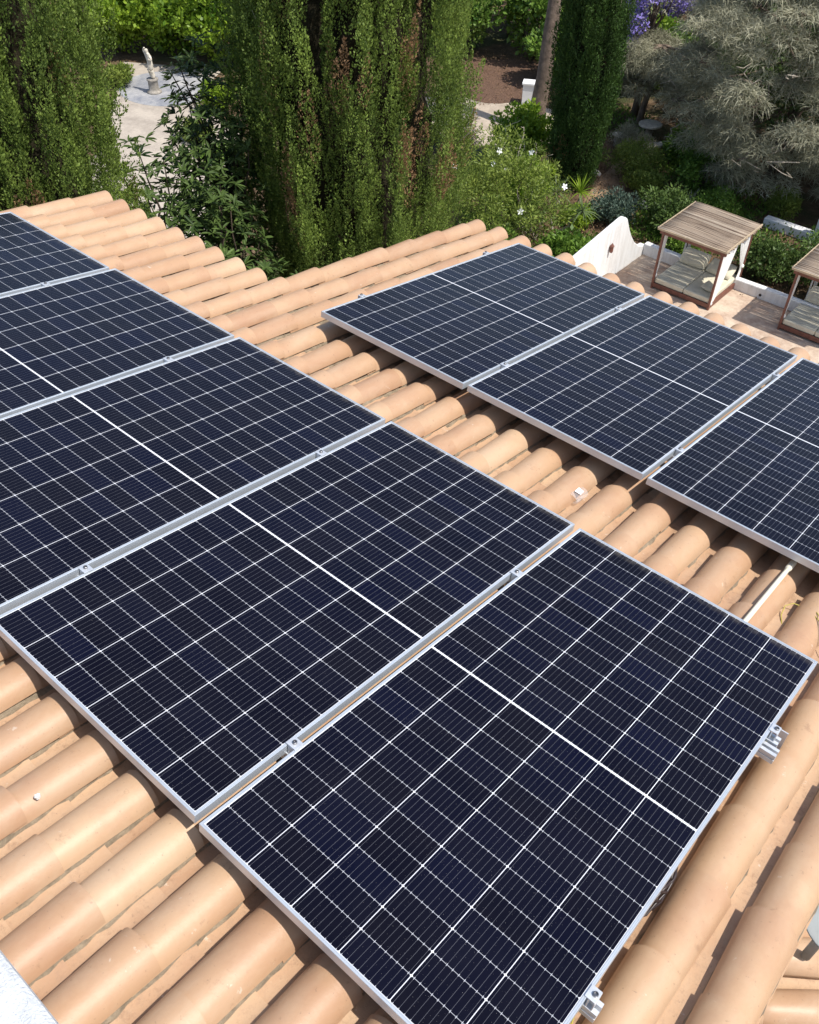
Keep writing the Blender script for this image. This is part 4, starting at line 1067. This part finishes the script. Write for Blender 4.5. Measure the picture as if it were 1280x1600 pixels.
# rosette plants (yucca, dracaena, fan palm)
def rosette(name, label, cx, cy, stem, n, ll, wd, tilt=(.1, 1.1), heads=None, mat='yucca', cat='plant', lean=(0, 0)):
    t = thing(name, label, cat, (cx, cy, ZG))
    heads = heads or [(lean[0], lean[1], stem)]
    Vs = []; Fs = []; base = 0; pp = []
    for hi, (hx, hy, hz) in enumerate(heads):
        if hz > .15: pp.append((wobble((hx * .1, hy * .1, -.05), (hx, hy, hz), 6, .3, hi + 3), .045, .028))
        for k in range(n):
            a = k * 2.399 + random.uniform(-.2, .2); e = random.uniform(*tilt)     # angle from vertical
            d = Vector((math.cos(a) * math.sin(e), math.sin(a) * math.sin(e), math.cos(e))); s = d.cross(Vector((0, 0, 1)))
            s = s.normalized() if s.length > .01 else Vector((1, 0, 0)); L_ = ll * random.uniform(.7, 1.15); p = Vector((hx, hy, hz))
            nn_ = 5
            for j in range(nn_ + 1):
                w_ = wd * (.6 + .4 * min(1, j / 1.5)) * (1 - (j / nn_) ** 2 * .95)
                Vs += [tuple(p + s * w_), tuple(p - s * w_)]
                d = (d + Vector((0, 0, -.17 * e))).normalized(); p = p + d * (L_ / nn_)
            for j in range(nn_): Fs.append((base + 2 * j, base + 2 * j + 1, base + 2 * j + 3, base + 2 * j + 2))
            base += 2 * (nn_ + 1)
    mesh_obj('leaves', Vs, Fs, leafM[mat], t, False, np.full(len(Vs), .5))
    if pp: limbs('stem', pp, M['pale_stem'], t, 7)
    return t
rosette('dracaena_plant', 'dracaena with a spiky head on a bare stem left of the narrow cypress foot', -8.6, 20.9, 1.5, 46, .62, .020, (.2, 1.7), [(0, 0, 1.35), (.9, .2, 1.0)])
rosette('yucca_plant', 'bright yucca with upright leaves at the right foot of the narrow cypress', -8.9, 22.9, .6, 40, .62, .028, (.1, 1.2), mat='bright')
rosette('agave_plant', 'pale agave rosette between the pale branches and the cypress foot', -11.2, 22.4, .2, 30, .5, .035, (.2, 1.3))
rosette('yucca_plant', 'small spiky plant right below the rounded shrub', -11.4, 23.4, .35, 30, .45, .03, (.1, 1.3))
rosette('fan_palm', 'fan palm fronds rising just beyond the eave tiles', -7.6, 16.9, 1.0, 60, .85, .02, (.1, 1.0), mat='yellow')
rosette('agave_plant', 'spiky plant in front of the grey tree foot', -6.2, 25.6, .2, 30, .5, .03, (.2, 1.3), mat='grey')
# bare pale branches
bb = thing('bare_shrub', 'leafless shrub of bare pale branches beside the rounded green shrub', 'shrub', (-10.9, 22.3, ZG))
pp = []
rq = random.Random(8)
for i in range(11):
    e = (rq.uniform(-1.3, .7), rq.uniform(-.6, .9), rq.uniform(1.1, 2.3)); pp.append((wobble((0, 0, -.05), e, 8, .5, i), .035, .012))
    pp.append((wobble(e, (e[0] + rq.uniform(-.5, .5), e[1] + rq.uniform(-.4, .4), e[2] + rq.uniform(.1, .5)), 5, .5, i + 40), .014, .005))
limbs('branches', pp, M['pale_stem'], bb, 6)
bb = thing('bare_shrub', 'bare pale twisted stems rising beside the dracaena', 'shrub', (-8.9, 20.2, ZG))
pp = []
for i in range(6):
    e = (rq.uniform(-.9, .9), rq.uniform(-.5, .6), rq.uniform(1.1, 1.9)); pp.append((wobble((rq.uniform(-.3, .3), 0, -.05), e, 8, .5, i + 9), .026, .010))
limbs('branches', pp, M['pale_stem'], bb, 6)

# ------------------------------------------------------------------ garden ornaments
st = thing('stone_statue', 'slender pale stone statue on a low pedestal where the paved path ends', 'statue', (-27.6, 19.95, ZG))
b = MB(); b.lathe([(.30, 0), (.30, .06), (.24, .10), (.21, .14), (.20, .46), (.24, .50), (.24, .55)], 16); b.build('pedestal', M['stone_d'], st, True)
sk = bpy.data.meshes.new('figure')
J = {'hip': (0, 0, 1.02), 'waist': (.03, 0, 1.18), 'chest': (-.02, .0, 1.36), 'neck': (-.05, 0, 1.50), 'head': (-.07, -.01, 1.58), 'crown': (-.08, -.01, 1.68),
     'kneeL': (.07, -.05, .80), 'footL': (.10, .03, .56), 'kneeR': (-.05, -.03, .80), 'footR': (-.03, .04, .56), 'shL': (.10, 0, 1.43), 'elL': (.20, -.03, 1.28), 'haL': (.06, -.10, 1.32),
     'shR': (-.15, 0, 1.45), 'elR': (-.25, -.02, 1.60), 'haR': (-.12, -.04, 1.71), 'drape': (.02, .03, .70), 'drape2': (.05, .04, .57)}
R_ = {'hip': .105, 'waist': .075, 'chest': .095, 'neck': .042, 'head': .065, 'crown': .055, 'kneeL': .06, 'footL': .05, 'kneeR': .06, 'footR': .05, 'shL': .05, 'elL': .034, 'haL': .028, 'shR': .05, 'elR': .034, 'haR': .028, 'drape': .09, 'drape2': .11}
E_ = [('hip', 'waist'), ('waist', 'chest'), ('chest', 'neck'), ('neck', 'head'), ('head', 'crown'), ('hip', 'kneeL'), ('kneeL', 'footL'), ('hip', 'kneeR'), ('kneeR', 'footR'), ('chest', 'shL'), ('shL', 'elL'), ('elL', 'haL'), ('chest', 'shR'), ('shR', 'elR'), ('elR', 'haR'), ('hip', 'drape'), ('drape', 'drape2')]
ks = list(J); sk.from_pydata([J[k] for k in ks], [(ks.index(a), ks.index(b_)) for a, b_ in E_], []); sk.materials.append(M['stone'])
fo = bpy.data.objects.new('figure', sk); col.objects.link(fo); fo.parent = st
m = fo.modifiers.new('skin', 'SKIN'); 
for i, k in enumerate(ks): sk.skin_vertices[0].data[i].radius = (R_[k] * 1.3, R_[k] * 1.15)
sk.skin_vertices[0].data[0].use_root = True
m.use_smooth_shade = True
m = fo.modifiers.new('sub', 'SUBSURF'); m.levels = 2; m.render_levels = 2

b = MB(); b.box(-.28, .28, -.22, .22, 0, .78); b.box(-.32, .32, -.26, .26, .78, .86)
o = b.build('white_pillar', M['white'], None, False, .015); o.location = (-15.6, 29.5, ZG); o.rotation_euler = (0, 0, .5)
tag(o, 'small white masonry pillar at the edge of the beige path', 'pillar')
tbt = thing('stone_table', 'round stone garden table in the shade left of the grey tree', 'table', (-10.0, 29.3, ZG))
b = MB(); b.lathe([(.28, 0), (.24, .08), (.14, .15), (.13, .58), (.22, .66)], 18); b.build('base', M['stone_d'], tbt, True)
b = MB(); b.lathe([(.38, .66), (.43, .68), (.43, .73), (.40, .745)], 28); b.build('table_top', M['stone'], tbt)
for i, (a, lab) in enumerate(((-1.9, 'curved stone bench in front of the round table'), (-.6, 'second stone bench right of the round table'))):
    s = thing('stone_bench', lab, 'bench', (-10.0 + 1.15 * math.cos(a), 29.3 + 1.15 * math.sin(a), ZG), (0, 0, a + PI / 2), 'stone benches round the table')
    b = MB(); b.box(-.55, .55, -.17, .17, .38, .46); b.build('seat', M['stone'], s, False, .02)
    for x in (-.36, .36): b = MB(); b.box(x - .08, x + .08, -.14, .14, 0, .38); b.build('leg', M['stone_d'], s, False, .01)
# rock edging by the dirt path
for i, (x, y, s_, lab) in enumerate([(-7.3, 24.6, .28, 'pale rock at the right edge of the dirt path'), (-8.2, 26.3, .22, 'pale rock under the olive coloured dome shrub'), (-6.6, 24.9, .2, 'small rock in the shade before the grey tree'), (-9.9, 25.6, .2, 'rock by the foot of the narrow cypress')]):
    import bmesh
    bm = bmesh.new(); bmesh.ops.create_icosphere(bm, subdivisions=3, radius=s_)
    for q in bm.verts:
        q.co *= 1 + .18 * math.sin(q.co.x * 9 / s_ * .3 + i) + .12 * math.sin(q.co.y * 14 / s_ * .3); q.co.z *= .6
    me = bpy.data.meshes.new('rock'); bm.to_mesh(me); bm.free(); me.materials.append(M['stone'])
    o = bpy.data.objects.new('rock', me); col.objects.link(o); o.location = (x, y, ZG + s_ * .2); tag(o, lab, 'rock')
# white garden wall with an arch, right, below the grey tree
aw = thing('garden_wall', 'white garden wall with a curved top at the right edge under the grey tree', 'wall', (-2.5, 26.0, ZG))
b = MB(); b.prism([(.35, 0), (4.2, 0), (4.2, .8), (3.0, .85), (1.9, 1.1), (1.55, 1.5), (1.2, 1.75), (.8, 1.65), (.5, 1.2), (.35, .8)], 1, 0, .22); b.build('wall_face', M['white'], aw, False, .02)
b = MB(); b.box(-1.3, .34, 0, .3, 0, .30); b.build('low_bench', M['white'], aw, False, .02)
# ground cover
def cover(name, label, pts, n, ll, mat, updir=1.0):
    P_ = np.array(pts); idx = rng.integers(0, len(P_), n)
    a = rng.uniform(0, 2 * PI, n); q = np.sqrt(rng.random(n)) * P_[idx, 2]
    pos = np.stack([P_[idx, 0] + q * np.cos(a), P_[idx, 1] + q * np.sin(a), np.full(n, ZG) + rng.random(n) ** 2 * .25], 1)
    d = unit(rng.normal(size=(n, 3)) * .7 + np.array([0, 0, updir])); l_ = ll * rng.uniform(.5, 1.4, n)
    v, f = leaf_quads(pos, d, sides(d), l_, l_ * .4)
    o = mesh_obj(name, v, f, mat, None, False, np.repeat(rng.random(n) * .8, 4)); tag(o, label, 'ground cover', None, 'stuff')
cover('ground_cover', 'low green ground cover between the shrubs', [(-9, 20, 2.2), (-11.5, 21.5, 1.6), (-6.9, 20.6, 1.2), (-6.6, 23.5, 1.2), (-5, 24.5, 1.8), (-8.2, 27.6, 1.2), (-12.2, 30, 1.8), (-5.5, 26.5, 1.5), (-2, 25, 2.0), (1, 26, 2), (-11, 18, 2), (-21, 17.6, .8), (-25, 22.6, 1.4)], 26000, .12, leafM['mid'])
cover('leaf_litter', 'dry fallen leaves on the soil', [(-18.5, 31, 3.4), (-8.8, 24.5, 1.8), (-9, 28, 2.5), (-14, 22, 3), (-7.5, 22.5, 1.5), (-3, 24, 3)], 16000, .07, mat_leaf('dry_leaf_litter', (.10, .055, .03), (.32, .21, .12), rough=.8, trans=.05), .2)
print('objects', len(bpy.data.objects))
